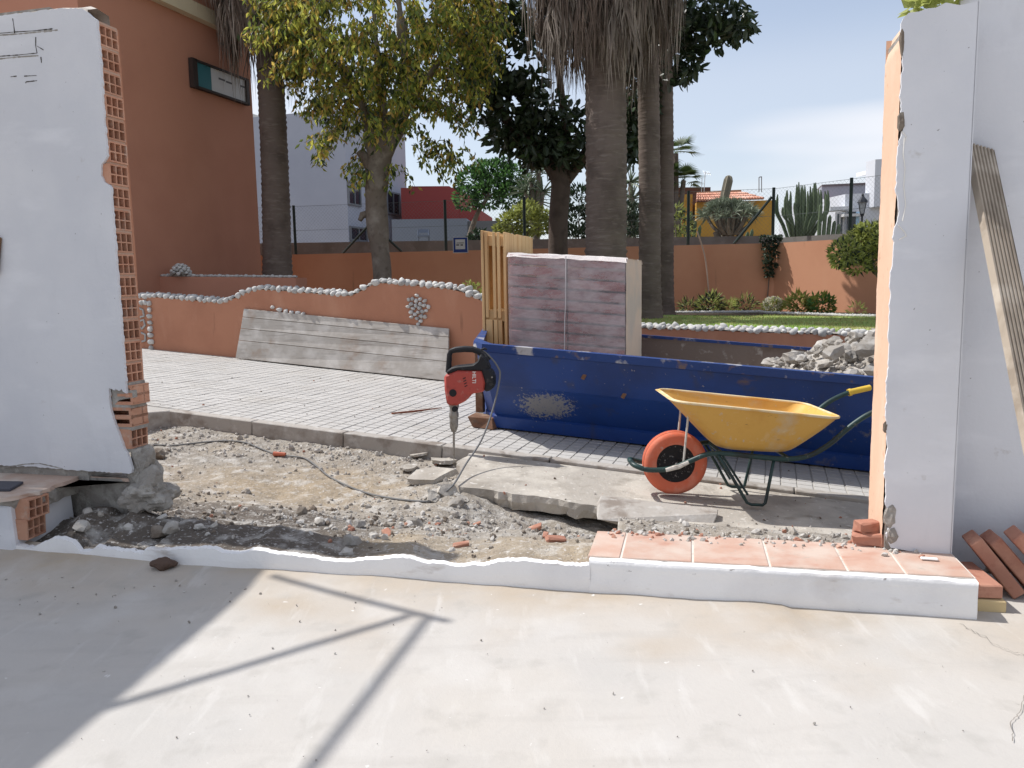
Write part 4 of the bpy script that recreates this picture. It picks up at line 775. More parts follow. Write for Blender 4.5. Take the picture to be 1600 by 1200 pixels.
def rrect(x0, x1, hw0, hw1, r, z0, z1, n=5):              # rounded outline; hw0 half width at x0, hw1 at x1
    pts = []
    for cx, cy, a0 in ((x1 - r, hw1 - r, 0), (x0 + r, hw0 - r, 90), (x0 + r, -hw0 + r, 180), (x1 - r, -hw1 + r, 270)):
        for k in range(n + 1):
            a = rad(a0 + 90 * k / n); x = cx + r * math.cos(a); pts.append(Vector((x, cy + r * math.sin(a), z0 + (z1 - z0) * (x - x0) / (x1 - x0))))
    return pts
L0 = rrect(-.085, .865, .295, .300, .09, .595, .552); L1 = rrect(.02, .80, .26, .27, .10, .50, .47); L2 = rrect(.16, .70, .20, .215, .11, .365, .365); L3 = rrect(.215, .655, .165, .18, .11, .315, .318); L4 = rrect(.26, .61, .12, .13, .09, .305, .308)
g = MB(); n = len(L0); rings = [L0, L1, L2, L3, L4]
g.add([p for r_ in rings for p in r_], [(k * n + i, k * n + (i + 1) % n, (k + 1) * n + (i + 1) % n, (k + 1) * n + i) for k in range(4) for i in range(n)] + [tuple(4 * n + i for i in range(n))])
me = g.mesh('tray', m_wy, smooth=True, fix=True); tray = obj('tray', me, wb, loc=(0, 0, 0)); so = tray.modifiers.new('t', 'SOLIDIFY'); so.thickness = .004; ss = tray.modifiers.new('s', 'SUBSURF'); ss.levels = ss.render_levels = 2
g = MB(); g.tube([p * 1.0 for p in L0] + [L0[0], L0[1]], .0085, 8, False); obj('rolled_rim', g.mesh('rolled_rim', m_rimw, smooth=True), tray, loc=(0, 0, 0))
g = MB(); lip = rrect(-.110, .872, .304, .306, .10, .597, .551); g.add(lip + L0, [(i, (i + 1) % n, n + (i + 1) % n, n + i) for i in range(n)]); obj('lip', g.mesh('lip', m_rimw, smooth=True), tray, loc=(0, 0, 0))
wh = obj('wheel', None, wb, loc=(0, 0, .19)) if False else None
RX = Matrix.Rotation(rad(90), 4, 'X')
prof = [(.115, -.040), (.135, -.047), (.160, -.047), (.178, -.040), (.187, -.024), (.190, -.010), (.190, .010), (.187, .024), (.178, .040), (.160, .047), (.135, .047), (.115, .040)]
g = MB(); g.lathe(prof, 48, Matrix.Translation((0, 0, .19)) @ RX); ty = obj('tyre', smooth_angle(g.mesh('tyre', m_tyre, fix=True), 50), wb, loc=(0, 0, 0))
g = MB()
for w_ in (-.016, 0, .016): g.lathe([(.186, w_ - .005), (.1925, w_ - .004), (.1925, w_ + .004), (.186, w_ + .005)], 48, Matrix.Translation((0, 0, .19)) @ RX)
obj('tread_rib', g.mesh('tread_rib', m_tyre, smooth=True), ty, loc=(0, 0, 0))
g = MB(); g.lathe([(0, -.055), (.018, -.055), (.022, -.03), (.05, -.022), (.085, -.03), (.112, -.036), (.118, -.040), (.118, .040), (.112, .036), (.085, .03), (.05, .022), (.022, .03), (.018, .055), (0, .055)], 40, Matrix.Translation((0, 0, .19)) @ RX); obj('wheel_rim', g.mesh('wheel_rim', m_hub, smooth=True, fix=True), wb, loc=(0, 0, 0))
g = MB(); g.tube([(0, -.115, .19), (0, .115, .19)], .009, 8); obj('axle', g.mesh('axle', m_galv), wb, loc=(0, 0, 0))
for sg in (-1, 1):
    base = [(-.262, 0, .178), (-.262, sg * .06, .178), (-.235, sg * .095, .170), (-.17, sg * .108, .158), (-.05, sg * .112, .172), (.06, sg * .122, .225), (.15, sg * .14, .275), (.24, sg * .165, .292), (.42, sg * .19, .288), (.60, sg * .21, .288), (.72, sg * .225, .318), (.82, sg * .24, .39), (.90, sg * .255, .48), (.955, sg * .262, .535), (1.02, sg * .27, .585), (1.12, sg * .28, .635), (1.22, sg * .285, .665)]
    g = MB(); g.tube(catmull([Vector(p) for p in base], 4), .0155, 10); obj('frame_tube', g.mesh('frame_tube', m_gr, smooth=True), wb, loc=(0, 0, 0))
    g = MB(); g.tube([(1.125, sg * .280, .637), (1.14, sg * .281, .642), (1.145, sg * .281, .644), (1.26, sg * .286, .676), (1.265, sg * .286, .677)], [.024, .024, .0195, .0195, .015], 12); obj('grip', smooth_angle(g.mesh('grip', mat('yellow_grip', (232, 186, 40), .5), fix=True)), wb, loc=(0, 0, 0))
    lg = [(.215, sg * .17, .28), (.30, sg * .185, .16), (.395, sg * .205, .016), (.42, sg * .208, .008), (.485, sg * .208, .008), (.50, sg * .207, .02), (.515, sg * .20, .14), (.53, sg * .195, .28)]
    g = MB(); g.tube([Vector(p) for p in lg], .0095, 8); obj('leg', g.mesh('leg', m_gr, smooth=True), wb, loc=(0, 0, 0))
    g = MB(); g.tube([(.24, sg * .15, .28), (.40, sg * .19, .06)], .007, 8); obj('leg_brace', g.mesh('leg_brace', m_gr), wb, loc=(0, 0, 0))
    g = MB(); g.tube([(.03, sg * .105, .195), (.035, sg * .105, .50)], .0065, 8); obj('strut', g.mesh('strut', m_galv), wb, loc=(0, 0, 0))
    g = MB(); g.tube([(-.075, sg * .125, .165), (0, sg * .118, .19), (.055, sg * .128, .222)], [.012, .016, .012], 8); obj('axle_bracket', g.mesh('axle_bracket', m_galv), wb, loc=(0, 0, 0))
g = MB(); g.tube([(.24, -.165, .29), (.24, .165, .29)], .011, 8); g.tube([(.62, -.21, .288), (.62, .21, .288)], .011, 8); obj('cross_bar', g.mesh('cross_bar', m_gr), wb, loc=(0, 0, 0))

# ---------------------------------------------------------------- loose bricks by the right wall
g = MB(); g.box((0, 0, 0), (.235, .11, .045)); bm_red = g.mesh('brick', m_red, bevel=.004)
g = MB(); g.box((0, 0, 0), (.235, .11, .045)); bm_yel = g.mesh('brick', m_yel, bevel=.004)
def brick(me, p, rot, label): return tag(obj('brick', me, None, p, rot), label, 'brick', 'loose bricks by the right wall')
bp = on_z(1548, 930, 0)
brick(bm_yel, Vector((1.575, 2.63, .026)), (0, 0, rad(78)), 'yellowish brick lying flat at the bottom of the small stack by the curb end')
brick(bm_red, Vector((1.560, 2.64, .074)), (0, 0, rad(82)), 'red brick lying flat on a yellowish brick by the curb end')
brick(bm_red, Vector((1.672, 2.70, .105)), (0, rad(52), rad(-14)), 'red brick leaning on edge, first beside the flat stack')
brick(bm_red, Vector((1.745, 2.71, .105)), (0, rad(50), rad(-12)), 'red brick leaning on edge, half hidden between two others')
brick(bm_red, Vector((1.800, 2.66, .135)), (0, rad(48), rad(-16)), 'red brick leaning on edge with a sunlit patch, foremost of the row')
brick(bm_red, Vector((1.905, 2.74, .125)), (0, rad(86), rad(-30)), 'red brick standing upright at the right picture edge')
g = MB(); g.box((0, 0, 0), (.12, .10, .16)); me_ = g.mesh('brick', m_red, bevel=.005)
g = MB(); g.box((0, 0, 0), (.11, .075, .042)); half = g.mesh('brick_piece', m_red, bevel=.006)
for v in half.vertices: v.co += Vector((random.uniform(-.01, .01), random.uniform(-.008, .008), random.uniform(-.004, .004)))
p1 = on_z(1362, 852, .14); tag(obj('brick_piece', half, None, p1 + Vector((0, .03, .018)), (0, 0, rad(-12))), 'lower of two broken brick pieces stacked at the pier foot', 'brick piece')
o = obj('brick_piece', half, None, p1 + Vector((.0, .045, .058)), (.05, .1, rad(15))); o.scale = (.8, .8, .95); tag(o, 'upper of two broken brick pieces stacked at the pier foot', 'brick piece')
p1 = on_z(1452, 873, .142); g = MB(); g.box((0, 0, 0), (.055, .018, .008), Matrix.Rotation(-.3, 3, 'Z')); tag(obj('plaster_flake', g.mesh('plaster_flake', mat('bright_plaster', (230, 228, 224), .85), bevel=.003), None, p1), 'white plaster flake lying on the red tiles near the pier', 'plaster flake')
for px, py, s_ in ((1404, 852, .012), (1410, 856, .016), (1400, 860, .010), (1382, 866, .014)):
    o = obj('plaster_crumb', rock_mesh('plaster_crumb', m_rubw, int(px), 1, .3, (1, .8, .6)), None, on_z(px, py, .142)); o.scale = (s_,) * 3; tag(o, 'white plaster crumb on the red tiles at the pier foot', 'plaster crumb', 'plaster crumbs at the pier foot')

# ---------------------------------------------------------------- grooved decking board leaning on the right wall
m_deck = mat('grey_deck_wood', (168, 152, 132), .85, layers=[dict(c=(134, 118, 100), s=12, lo=.48, hi=.66, k=.7, st=(1, 1, .15)), dict(c=(206, 194, 176), s=5, lo=.56, hi=.7, k=.7)], bump=[(60, .3, .003, (1, 1, .1))])
tp0 = wall_px(1534, 228, .17); T0 = WL(tp0[0], .165, tp0[1]); B0 = on_z(1728, 1160, .012)
db = thing('deck_board', 'grooved weathered decking board leaning against the right white wall', 'board', B0)
ax = (T0 - B0).normalized(); wx = Vector((1, .28, 0)); wx = (wx - ax * wx.dot(ax)).normalized(); nx = wx.cross(ax).normalized()
if nx.y > 0: nx = -nx
g = MB(); W_ = .098; prof = [(-W_ / 2, -.026)]; 
for k in range(7):
    a = -W_ / 2 + W_ * k / 7; e = W_ / 7; prof += [(a + .001, 0), (a + e * .55, 0), (a + e * .62, -.006), (a + e * .95, -.006)]
prof += [(W_ / 2, -.002), (W_ / 2, -.026)]
g.prism([B0 + wx * a + nx * b for a, b in prof], T0 - B0); obj('board', g.mesh('board', m_deck, fix=True), db)

# ---------------------------------------------------------------- rubble: single pieces first
def yard_pt(px, py): return on_z(px, py, .01)
BR = [rock_mesh('stone', m, 200 + i, 2, .26, (1, .8, .65)) for i, m in enumerate((m_rub, m_rubw, m_rubd, m_rubr))]
g = MB(); g.box((0, 0, 0), (2, 1.1, .5)); bf = g.mesh('brick_fragment', m_rubr, bevel=.12)
for v in bf.vertices: v.co += Vector((random.uniform(-.2, .2), random.uniform(-.15, .15), random.uniform(-.08, .08)))
single = [
    ('stone', 0, 268, 830, .048, 'rounded grey stone half buried in the shaded rubble near the curb'), ('stone', 2, 248, 836, .045, 'dark brown stone beside the grey stone in the shaded rubble'),
    ('stone', 1, 312, 826, .026, 'white plaster lump in the shaded rubble'), ('stone', 1, 542, 866, .028, 'white pebble on the curb edge at the end of the shade'),
    ('stone', 3, 546, 829, .026, 'tan stone at the shadow edge in the rubble'), ('stone', 0, 548, 850, .042, 'dark flat lump on the earth right at the shade tip'),
    ('stone', 0, 500, 820, .030, 'grey lump at the rim of the wall shadow'), ('stone', 1, 498, 815, .022, 'pale lump just outside the wall shadow'),
    ('stone', 2, 245, 716, .075, 'dark brown boulder behind the foot of the broken wall'), ('stone', 0, 646, 822, .050, 'tan concrete lump in front of the cable'),
    ('stone', 0, 560, 822, .034, 'grey lump beside the tan stone in the rubble'), ('stone', 0, 715, 790, .055, 'grey concrete lump under the slab edge'),
    ('stone', 0, 710, 806, .030, 'small grey lump below the concrete lump at the slab edge'), ('stone', 1, 585, 840, .022, 'small pale stone near the brick splinter'),
    ('stone', 2, 215, 795, .050, 'dark earth clod in the shade by the broken step'), ('stone', 0, 128, 826, .040, 'grey lump in the shade right of the step stub'),
    ('stone', 1, 200, 826, .024, 'round white stone in the shade below the wall'), ('stone', 0, 385, 770, .030, 'flat grey lump on the sunny earth')]
for nm, k, px, py, r_, lab in single:
    p = on_dirt(px, py, .0); o = obj(nm, BR[k], None, p + Vector((0, 0, r_ * .25)), (random.uniform(-.3, .3), random.uniform(-.3, .3), random.uniform(0, 6))); o.scale = (r_,) * 3; tag(o, lab, 'stone')
p = yard_pt(256, 889); o = obj('stone', rock_mesh('stone', mat('brown_stone', (92, 70, 58), .9, bump=[(60, .5, .004)]), 301, 3, .18, (1.2, .9, .75)), None, p + Vector((0, 0, .022)), (0, .1, .3)); o.scale = (.036,) * 3; tag(o, 'dark brown stone lying on the yard against the white curb', 'stone')
for px, py, r_, rz, lab in ((606, 836, .030, 2.2, 'red brick splinter standing in the rubble'), (835, 828, .042, -.2, 'longer broken brick on top of the rubble hollow'), (868, 846, .038, .25, 'broken brick lying flat right of the rubble hollow'), (852, 838, .020, 1.4, 'short brick stub wedged between two broken bricks'), (720, 854, .032, .15, 'thin terracotta shard on the sand behind the curb'), (745, 820, .022, .1, 'terracotta scrap at the left of the rubble hollow'), (684, 820, .018, 1.2, 'small tan brick scrap near the slab rubble'), (1440, 870, .010, .4, 'tiny terracotta chip on the tiles')):
    p = on_dirt(px, py, 0) if px < 1400 else on_z(px, py, .14); o = obj('brick_fragment', bf, None, p + Vector((0, 0, r_ * .3)), (random.uniform(-.3, .3), random.uniform(-.4, .2), rz)); o.scale = (r_,) * 3; tag(o, lab, 'brick fragment')
def slabchunk(seed, n=7):
    r = random.Random(seed); ps = [(math.cos(i * 2 * math.pi / n + r.uniform(-.3, .3)) * r.uniform(.7, 1.1), math.sin(i * 2 * math.pi / n + r.uniform(-.3, .3)) * r.uniform(.6, 1.)) for i in range(n)]
    g = MB(); a = [Vector((x, y, .22 + r.uniform(-.05, .05))) for x, y in ps]; b = [Vector((x * r.uniform(.8, 1.12), y * r.uniform(.8, 1.12), -.25 + r.uniform(-.08, .08))) for x, y in ps]
    g.add(b + a, [(i, (i + 1) % n, n + (i + 1) % n, n + i) for i in range(n)] + [tuple(range(n, 2 * n)), tuple(reversed(range(n)))]); me = g.mesh('slab_chunk', m_slab, fix=True)
    bm = bmesh.new(); bm.from_mesh(me); bmesh.ops.triangulate(bm, faces=bm.faces); bmesh.ops.subdivide_edges(bm, edges=bm.edges, cuts=2, use_grid_fill=True)
    for v in bm.verts: v.co += Vector((mnoise.noise(v.co * 3 + Vector((seed, 0, 0))), mnoise.noise(v.co * 3 + Vector((0, seed, 0))), mnoise.noise(v.co * 4 + Vector((0, 0, seed))))) * .09
    bm.to_mesh(me); bm.free(); return me
for i, (px, py, r_, rot, lab) in enumerate(((668, 752, .17, (.12, -.1, .3), 'large tilted slab piece broken off left of the breaker'), (700, 772, .07, (.9, .2, .5), 'upright pale slab shard beside the cable'), (676, 780, .06, (.6, -.5, 1.4), 'grey slab shard leaning under the broken slab piece'), (690, 727, .11, (.05, .1, 1.1), 'flat crumbled slab piece at the chisel tip'), (655, 716, .09, (-.1, .15, 2), 'small slab piece by the kerb left of the chisel'), (720, 782, .05, (.4, .4, .3), 'slab shard fallen below the slab edge'), (640, 735, .08, (.1, .0, .9), 'whitish slab piece at the left end of the rubble bank'))):
    p = on_dirt(px, py, 0.0); o = obj('slab_chunk', slabchunk(500 + i), None, p + Vector((0, 0, .3 * r_ if i else .03)), rot); o.scale = (r_, r_ * .85, r_ * (.45 if i in (0, 3, 4, 6) else .6)); tag(o, lab, 'concrete chunk')
for i, (px, py, r_) in enumerate(((72, 787, .055), (92, 776, .05), (58, 800, .05), (100, 796, .04), (120, 790, .045), (45, 812, .035), (130, 808, .03))):
    p = on_dirt(px, py, 0); o = obj('stone', BR[(2, 0, 2, 0, 0, 3, 0)[i]], None, p + Vector((0, .04, r_ * .3)), (random.random(), random.random(), random.random() * 6)); o.scale = (r_,) * 3; tag(o, 'rough stone in the cavity under the broken tiled step', 'stone', 'stones under the broken step')

# ---------------------------------------------------------------- rubble: the uncountable rest
lo = [rock_mesh('r', m_rub, 700 + i, 1, .3, (1, random.uniform(.6, 1), random.uniform(.4, .8))) for i in range(8)]
g = MB(); r = random.Random(31); n = 0
def slab_in(x, y):
    s, w = to_sw(x, y); return x > -.35 + .0 and y > interp([(p.x, p.y) for p in [on_st(*e) for e in ((716, 761), (835, 775), (931, 790), (1130, 828), (1300, 850))]], x) 
tries = 0
while n < 8500 and tries < 90000:
    tries += 1
    x = r.uniform(-3.0, 2.3); t = r.random(); y = yc(x) + .05 + (ykerb(x) - .02 - yc(x) - .05) * t
    if x > .24 and y < yc(x) + .36: continue
    if slab_in(x, y): continue
    k = math.exp(-((x + 1.3) ** 2 / .6 + (y - 4.9) ** 2 / .3))
    dens = .30 + .6 * sstep(.80, .98, t) + .5 * math.exp(-((x + .3) ** 2 / .3 + (y - 4.2) ** 2 / .5)) + .35 * fbm(x * 2.5, y * 2.5, 8) - .34 * k
    if x > .3: dens += .45
    if t < .12: dens *= .35
    if r.random() > dens: continue
    R_ = .003 + .015 * r.random() ** 5 + (.022 * r.random() ** 2 if r.random() < .05 else 0)
    if r.random() < .012: R_ *= 1.9
    q = r.random(); g.mi = 1 if q < (.28 if t > .7 or x > -.9 else .10) else (2 if q < .62 and t < .5 else (3 if q > .978 else 0))
    add_mesh(g, r.choice(lo), xform((x, y, zdirt(x, y) + R_ * .25), (r.random() * 6, r.random() * 6, r.random() * 6), (R_,) * 3)); n += 1
for k in range(340):                                      # crumbs strewn on slab, pavement edge, tiles
    px, py = r.choice(((r.uniform(720, 1360), r.uniform(705, 830)), (r.uniform(250, 760), r.uniform(590, 690)), (r.uniform(930, 1360), r.uniform(800, 845))))
    p = on_st(px, py); s, w = to_sw(p.x, p.y); h = 0 if w > KW else -.02
    if w <= KW and not slab_in(p.x, p.y): continue
    R_ = .003 + .009 * r.random() ** 3; g.mi = r.choice((0, 0, 1, 2, 3)); add_mesh(g, r.choice(lo), xform(ST(s, w, h + R_ * .3), (r.random() * 6, r.random() * 6, 0), (R_,) * 3))
for k in range(160):
    x = r.uniform(.3, 1.4); b = .33 - .10 * r.random() ** 2.2; R_ = .004 + .012 * r.random() ** 2; g.mi = r.choice((0, 1, 1, 3)); add_mesh(g, r.choice(lo), xform(cp(x, b, .137), (r.random() * 6, r.random() * 6, 0), (R_,) * 3))
ru = obj('loose_rubble', g.mesh('loose_rubble', [m_rub, m_rubw, m_rubd, m_rubr])); ru['kind'] = 'stuff'; tag(ru, 'fine loose rubble and gravel strewn over the dug strip', 'rubble')
g = MB()
for k in range(220):                                      # grit on the yard
    if k < 150: px, py = r.uniform(0, 700), 862 + r.random() ** 2 * 90 + .06 * r.uniform(0, 700)
    else: px, py = r.uniform(0, 1600), r.uniform(900, 1200)
    p = on_z(px, py, .004)
    if p.y > yc(p.x) - .02 and p.x < 1.5: continue
    if p.x > 1.45 and p.y > yp(p.x): continue
    R_ = .0010 + .004 * r.random() ** 5 + (.005 * r.random() if k < 60 else 0); g.mi = r.choice((0, 1, 2, 2, 0)); add_mesh(g, r.choice(lo), xform(p, (r.random() * 6, r.random() * 6, 0), (R_,) * 3))
gr_ = obj('yard_grit', g.mesh('yard_grit', [m_rub, m_rubw, m_rub])); gr_['kind'] = 'stuff'; tag(gr_, 'scattered grit and pebbles on the pale yard ground', 'grit')
p = on_st(640, 643); g = MB(); g.tube([on_st(612, 646, .012), on_st(645, 643, .016), on_st(690, 637, .012)], [.008, .010, .004], 6); tag(obj('stick', g.mesh('stick', mat('reddish_stick', (150, 84, 58), .9))), 'thin reddish stick lying on the grey pavement', 'stick')

# ---------------------------------------------------------------- yard canopy up on the left (its roof and braces throw the shadow on the yard)
ZC = 3.4
def lift(px, py, z=ZC): p = on_z(px, py, 0); return p + SUNV * (z / SUNV.z)
m_iron = mat('canopy_iron', (96, 92, 88), .6, metal=.3); m_sheet = mat('canopy_sheet', (176, 172, 164), .7)
cn = thing('canopy', 'corrugated yard canopy on iron frame just outside the left of the view', 'canopy', Vector((-4.2, 3.3, 0)))
e0, e1 = lift(408, 900), lift(30, 1215); dirE = (e1 - e0).normalized(); e0 = e0 - dirE * .05; e1 = e1 + dirE * 1.2; lf = Vector((-1, .32, 0)).normalized()
g = MB(); NU = 60
def sheet(u, v): p = e0 + (e1 - e0) * u + lf * (2.6 * v); return p + Vector((0, 0, .012 * math.sin(u * 110) + .02))
g.grid(sheet, 180, 2); obj('roof_sheet', g.mesh('roof_sheet', m_sheet, smooth=True), cn)
for nm, a, b, r_ in (('edge_beam', e0 + (e0 - e1).normalized() * .0, e1, .016), ('brace', lift(640, 962), lift(165, 1108), .017), ('brace', lift(430, 906), lift(700, 971), .017), ('brace', lift(668, 966), lift(455, 1240), .016), ('purlin', e0 + lf * 2.5, e1 + lf * 2.5, .03)):
    g = MB(); g.tube([a, b], r_, 8); obj(nm, g.mesh(nm, m_iron), cn)
for p in (e0 + lf * 2.5, e1 + lf * 2.5, e1 + lf * .1):
    g = MB(); g.tube([(p.x, p.y, 0), (p.x, p.y, ZC)], .03, 8); obj('post', g.mesh('post', m_iron), cn)
# ---------------------------------------------------------------- orange-brown building on the left
u_ = Vector((SC, -SS, 0)); v_ = Vector((SS, SC, 0))
F0 = Vector((-4.49, 14.6, 0)); N0 = F0 - v_ * 3.7
ob = thing('orange_building', 'tall red brown rendered building with pale cornice behind the white wall', 'building', Vector((N0.x, N0.y, .8)))
zr_ = on_plane(385, 68, F0, u_).z
def obx(name, p, q, dl, z0, z1, m, out=0.0, bev=0):
    g = MB(); a, b = p + u_ * out - v_ * out, q + u_ * out + v_ * out; c, d = b - u_ * (dl + 2 * out), a - u_ * (dl + 2 * out)
    g.hexa([Vector((k.x, k.y, z0)) for k in (a, b, c, d)] + [Vector((k.x, k.y, z1)) for k in (a, b, c, d)]); me = g.mesh(name, m, fix=True); return obj(name, me, ob)
obx('wall', N0, F0, 9, .2, zr_, m_rust); obx('cornice', N0, F0, 9, zr_, zr_ + .22, mat('cream_trim', (206, 188, 150), .85), .14); obx('parapet', N0, F0, 9, zr_ + .22, zr_ + .7, m_rust)
def side_pt(px, py, off=.0): return on_plane(px, py, F0 + u_ * off, u_)
sg = thing('wall_sign', 'framed white and teal sign on the red brown building', 'sign', side_pt(345, 130))
a, b, c, d = side_pt(303, 138, .05), side_pt(386, 162, .05), side_pt(386, 125, .05), side_pt(303, 94, .05)
zlo = (a.z + b.z) / 2; zhi = (c.z + d.z) / 2
a, b = Vector((a.x, a.y, 0)), Vector((b.x, b.y, 0))
def sgq(name, t0, t1, k0, k1, o0, o1, m): 
    p, q = a.lerp(b, t0), a.lerp(b, t1); z0, z1 = zlo + (zhi - zlo) * k0, zlo + (zhi - zlo) * k1; g = MB()
    g.hexa([p + u_ * o0 + Vector((0, 0, z0)), q + u_ * o0 + Vector((0, 0, z0)), q + u_ * o1 + Vector((0, 0, z0)), p + u_ * o1 + Vector((0, 0, z0)), p + u_ * o0 + Vector((0, 0, z1)), q + u_ * o0 + Vector((0, 0, z1)), q + u_ * o1 + Vector((0, 0, z1)), p + u_ * o1 + Vector((0, 0, z1))]); return obj(name, g.mesh(name, m, fix=True), sg)
m_fr = mat('sign_frame', (60, 48, 44), .6); m_sw = mat('sign_white', (206, 208, 210), .5)
sgq('panel', .04, .98, .05, .95, .0, .02, m_sw); sgq('teal_panel', .045, .30, .055, .945, .02, .024, mat('sign_teal', (44, 118, 130), .5))
for t0, t1, k0, k1 in ((0, 1, -.02, .06), (0, 1, .94, 1.02), (-.04, .04, -.03, 1.03), (.96, 1.02, -.03, 1.03)): sgq('frame', t0, t1, k0, k1, -.03, .05, m_fr)
for t0, t1, k in ((.44, .56, .60), (.58, .70, .58), (.86, .95, .62)): sgq('print_line', t0, t1, k, k + .07, .02, .0225, mat('sign_print', (90, 92, 98), .6))
lw = thing('planter_wall', 'low brown planter wall with grey stone coping before the red brown building', 'wall', on_y(330, 445, 12.1))
a, b = on_y(150, 431, 12.3), on_y(462, 434, 11.9)
g = MB(); g.hexa([Vector((a.x, a.y, .6)), Vector((b.x, b.y, .6)), Vector((b.x + .1, b.y + .25, .6)), Vector((a.x + .1, a.y + .25, .6)), a, b, b + Vector((.1, .25, 0)), a + Vector((.1, .25, 0))]); obj('wall_body', g.mesh('wall_body', m_rust, fix=True), lw)
g = MB()
for k in range(46): p = a.lerp(b, (k + .5) / 46); add_mesh(g, cob[k % 6], xform(p + Vector((0, .05, .015)), (0, 0, k), (.05, .05, .03)))
obj('coping_stones', g.mesh('coping_stones', m_cobble, smooth=True), lw)['kind'] = 'stuff'
sb = thing('stone_ball', 'dome of small grey cobbles on the brown planter wall', 'ornament', on_y(283, 429, 12.15))
for k in range(34):
    t = k / 34; z = t; rr = math.sqrt(1 - z * z); an = k * 2.4; o = obj('stone', cob[k % 6], sb); o.location = Vector((rr * math.cos(an) * .13, rr * math.sin(an) * .13, z * .15)); o.scale = (.033,) * 3
g = MB(); c = on_y(283, 429, 12.15); g.lathe([(.12, 0), (.1, .07), (.05, .12), (0, .135)], 12, Matrix.Translation(c)); obj('mortar_core', g.mesh('mortar_core', m_mort, smooth=True), sb)

# ---------------------------------------------------------------- far garden wall, neighbour's concrete wall, fence
FW = [Vector((-7.5, 17.6, 0)), Vector((4.9, 15.0, 0)), Vector((6.15, 13.0, 0)), Vector((9.2, 8.6, 0))]
fw = thing('far_wall', 'orange rendered wall at the back of the garden', 'wall', FW[1])
zt_ = [on_plane(460, 397, FW[0], (FW[1] - FW[0]).cross(Vector((0, 0, 1)))).z, 1.80, 1.78, 1.6]
for i in range(3):
    g = MB(); p, q = FW[i], FW[i + 1]; n = Vector((-(q - p).y, (q - p).x, 0)).normalized() * .2
    g.hexa([Vector((p.x, p.y, .2)), Vector((q.x, q.y, .2)), Vector((q.x, q.y, .2)) + n, Vector((p.x, p.y, .2)) + n, Vector((p.x, p.y, zt_[i])), Vector((q.x, q.y, zt_[i + 1])), Vector((q.x, q.y, zt_[i + 1])) + n, Vector((p.x, p.y, zt_[i])) + n]); obj('wall_section', g.mesh('wall_section', m_orange2, fix=True), fw)
nb = thing('concrete_wall', 'grey concrete block wall just behind the orange garden wall', 'wall', FW[1] + Vector((0, .6, 0)))
for i, (h0, h1) in enumerate(((.30, .16), (.12, .12), (.12, .12))):
    g = MB(); p, q = FW[i] + Vector((.25, .45, 0)), FW[i + 1] + Vector((.25, .45, 0)); n = Vector((0, .2, 0))
    g.hexa([Vector((p.x, p.y, .2)), Vector((q.x, q.y, .2)), Vector((q.x, q.y, .2)) + n, Vector((p.x, p.y, .2)) + n, Vector((p.x, p.y, zt_[i] + h0)), Vector((q.x, q.y, zt_[i + 1] + h1)), Vector((q.x, q.y, zt_[i + 1] + h1)) + n, Vector((p.x, p.y, zt_[i] + h0)) + n]); obj('wall_section', g.mesh('wall_section', m_conc, fix=True), nb)
fe = thing('chain_link_fence', 'chain link fence with dark green posts on the back garden wall', 'fence', FW[1] + Vector((0, .1, 1.8)))
m_post = mat('dark_green_post', (34, 50, 46), .6)
def fpt(px, i=None):
    best = None
    for k in range(3):
        p, q = FW[k] + Vector((.05, .12, 0)), FW[k + 1] + Vector((.05, .12, 0)); n = (q - p).cross(Vector((0, 0, 1))); x = on_plane(px, 390, p, n); t = (x - p).dot(q - p) / (q - p).length_squared
        if -.01 <= t <= 1.01: return Vector((x.x, x.y, zt_[k] + (zt_[k + 1] - zt_[k]) * t))
for px in (462, 697, 820, 950, 1075, 1207, 1327, 1440):
    p = fpt(px); g = MB(); g.tube([p, p + Vector((0, 0, 1.02))], .03, 8); obj('post', g.mesh('post', m_post), fe)
for pa, pb, h in ((580, 535, .6), (582, 628, .6), (1204, 1146, .85)):
    p, q = fpt(pa), fpt(pb); g = MB(); g.tube([p + Vector((0, 0, h)), q], .025, 8); obj('brace', g.mesh('brace', m_post), fe)
wg = MB()
for k in range(3):
    p, q = [FW[k + e] + Vector((.05, .12, zt_[k + e])) for e in (0, 1)]; L = (q - p).length; H_ = 1.0; d = (q - p) / L
    nW = int(L / .075)
    for i in range(-13, nW):
        for sgn in (1, -1):
            s0, s1 = i * .075, i * .075 + H_; z0, z1 = (0, H_) if sgn > 0 else (H_, 0)
            if s0 < 0: z0 += (-s0) * sgn; s0 = 0
            if s1 > L: z1 -= (s1 - L) * sgn; s1 = L
            if s1 <= s0: continue
            A_, B_ = p + d * s0 + Vector((0, 0, z0)), p + d * s1 + Vector((0, 0, z1)); w = Vector((0, 0, .0015)); wg.add([A_ - w, B_ - w, B_ + w, A_ + w], [(0, 1, 2, 3)])
    for z in (0.02, .5, 1.0): w = Vector((0, 0, .003)); o = Vector((0, 0, z)); wg.add([p + o - w, q + o - w, q + o + w, p + o + w], [(0, 1, 2, 3)])
obj('wire_mesh', wg.mesh('wire_mesh', mat('grey_wire', (110, 118, 116), .6)), fe)['kind'] = 'stuff'

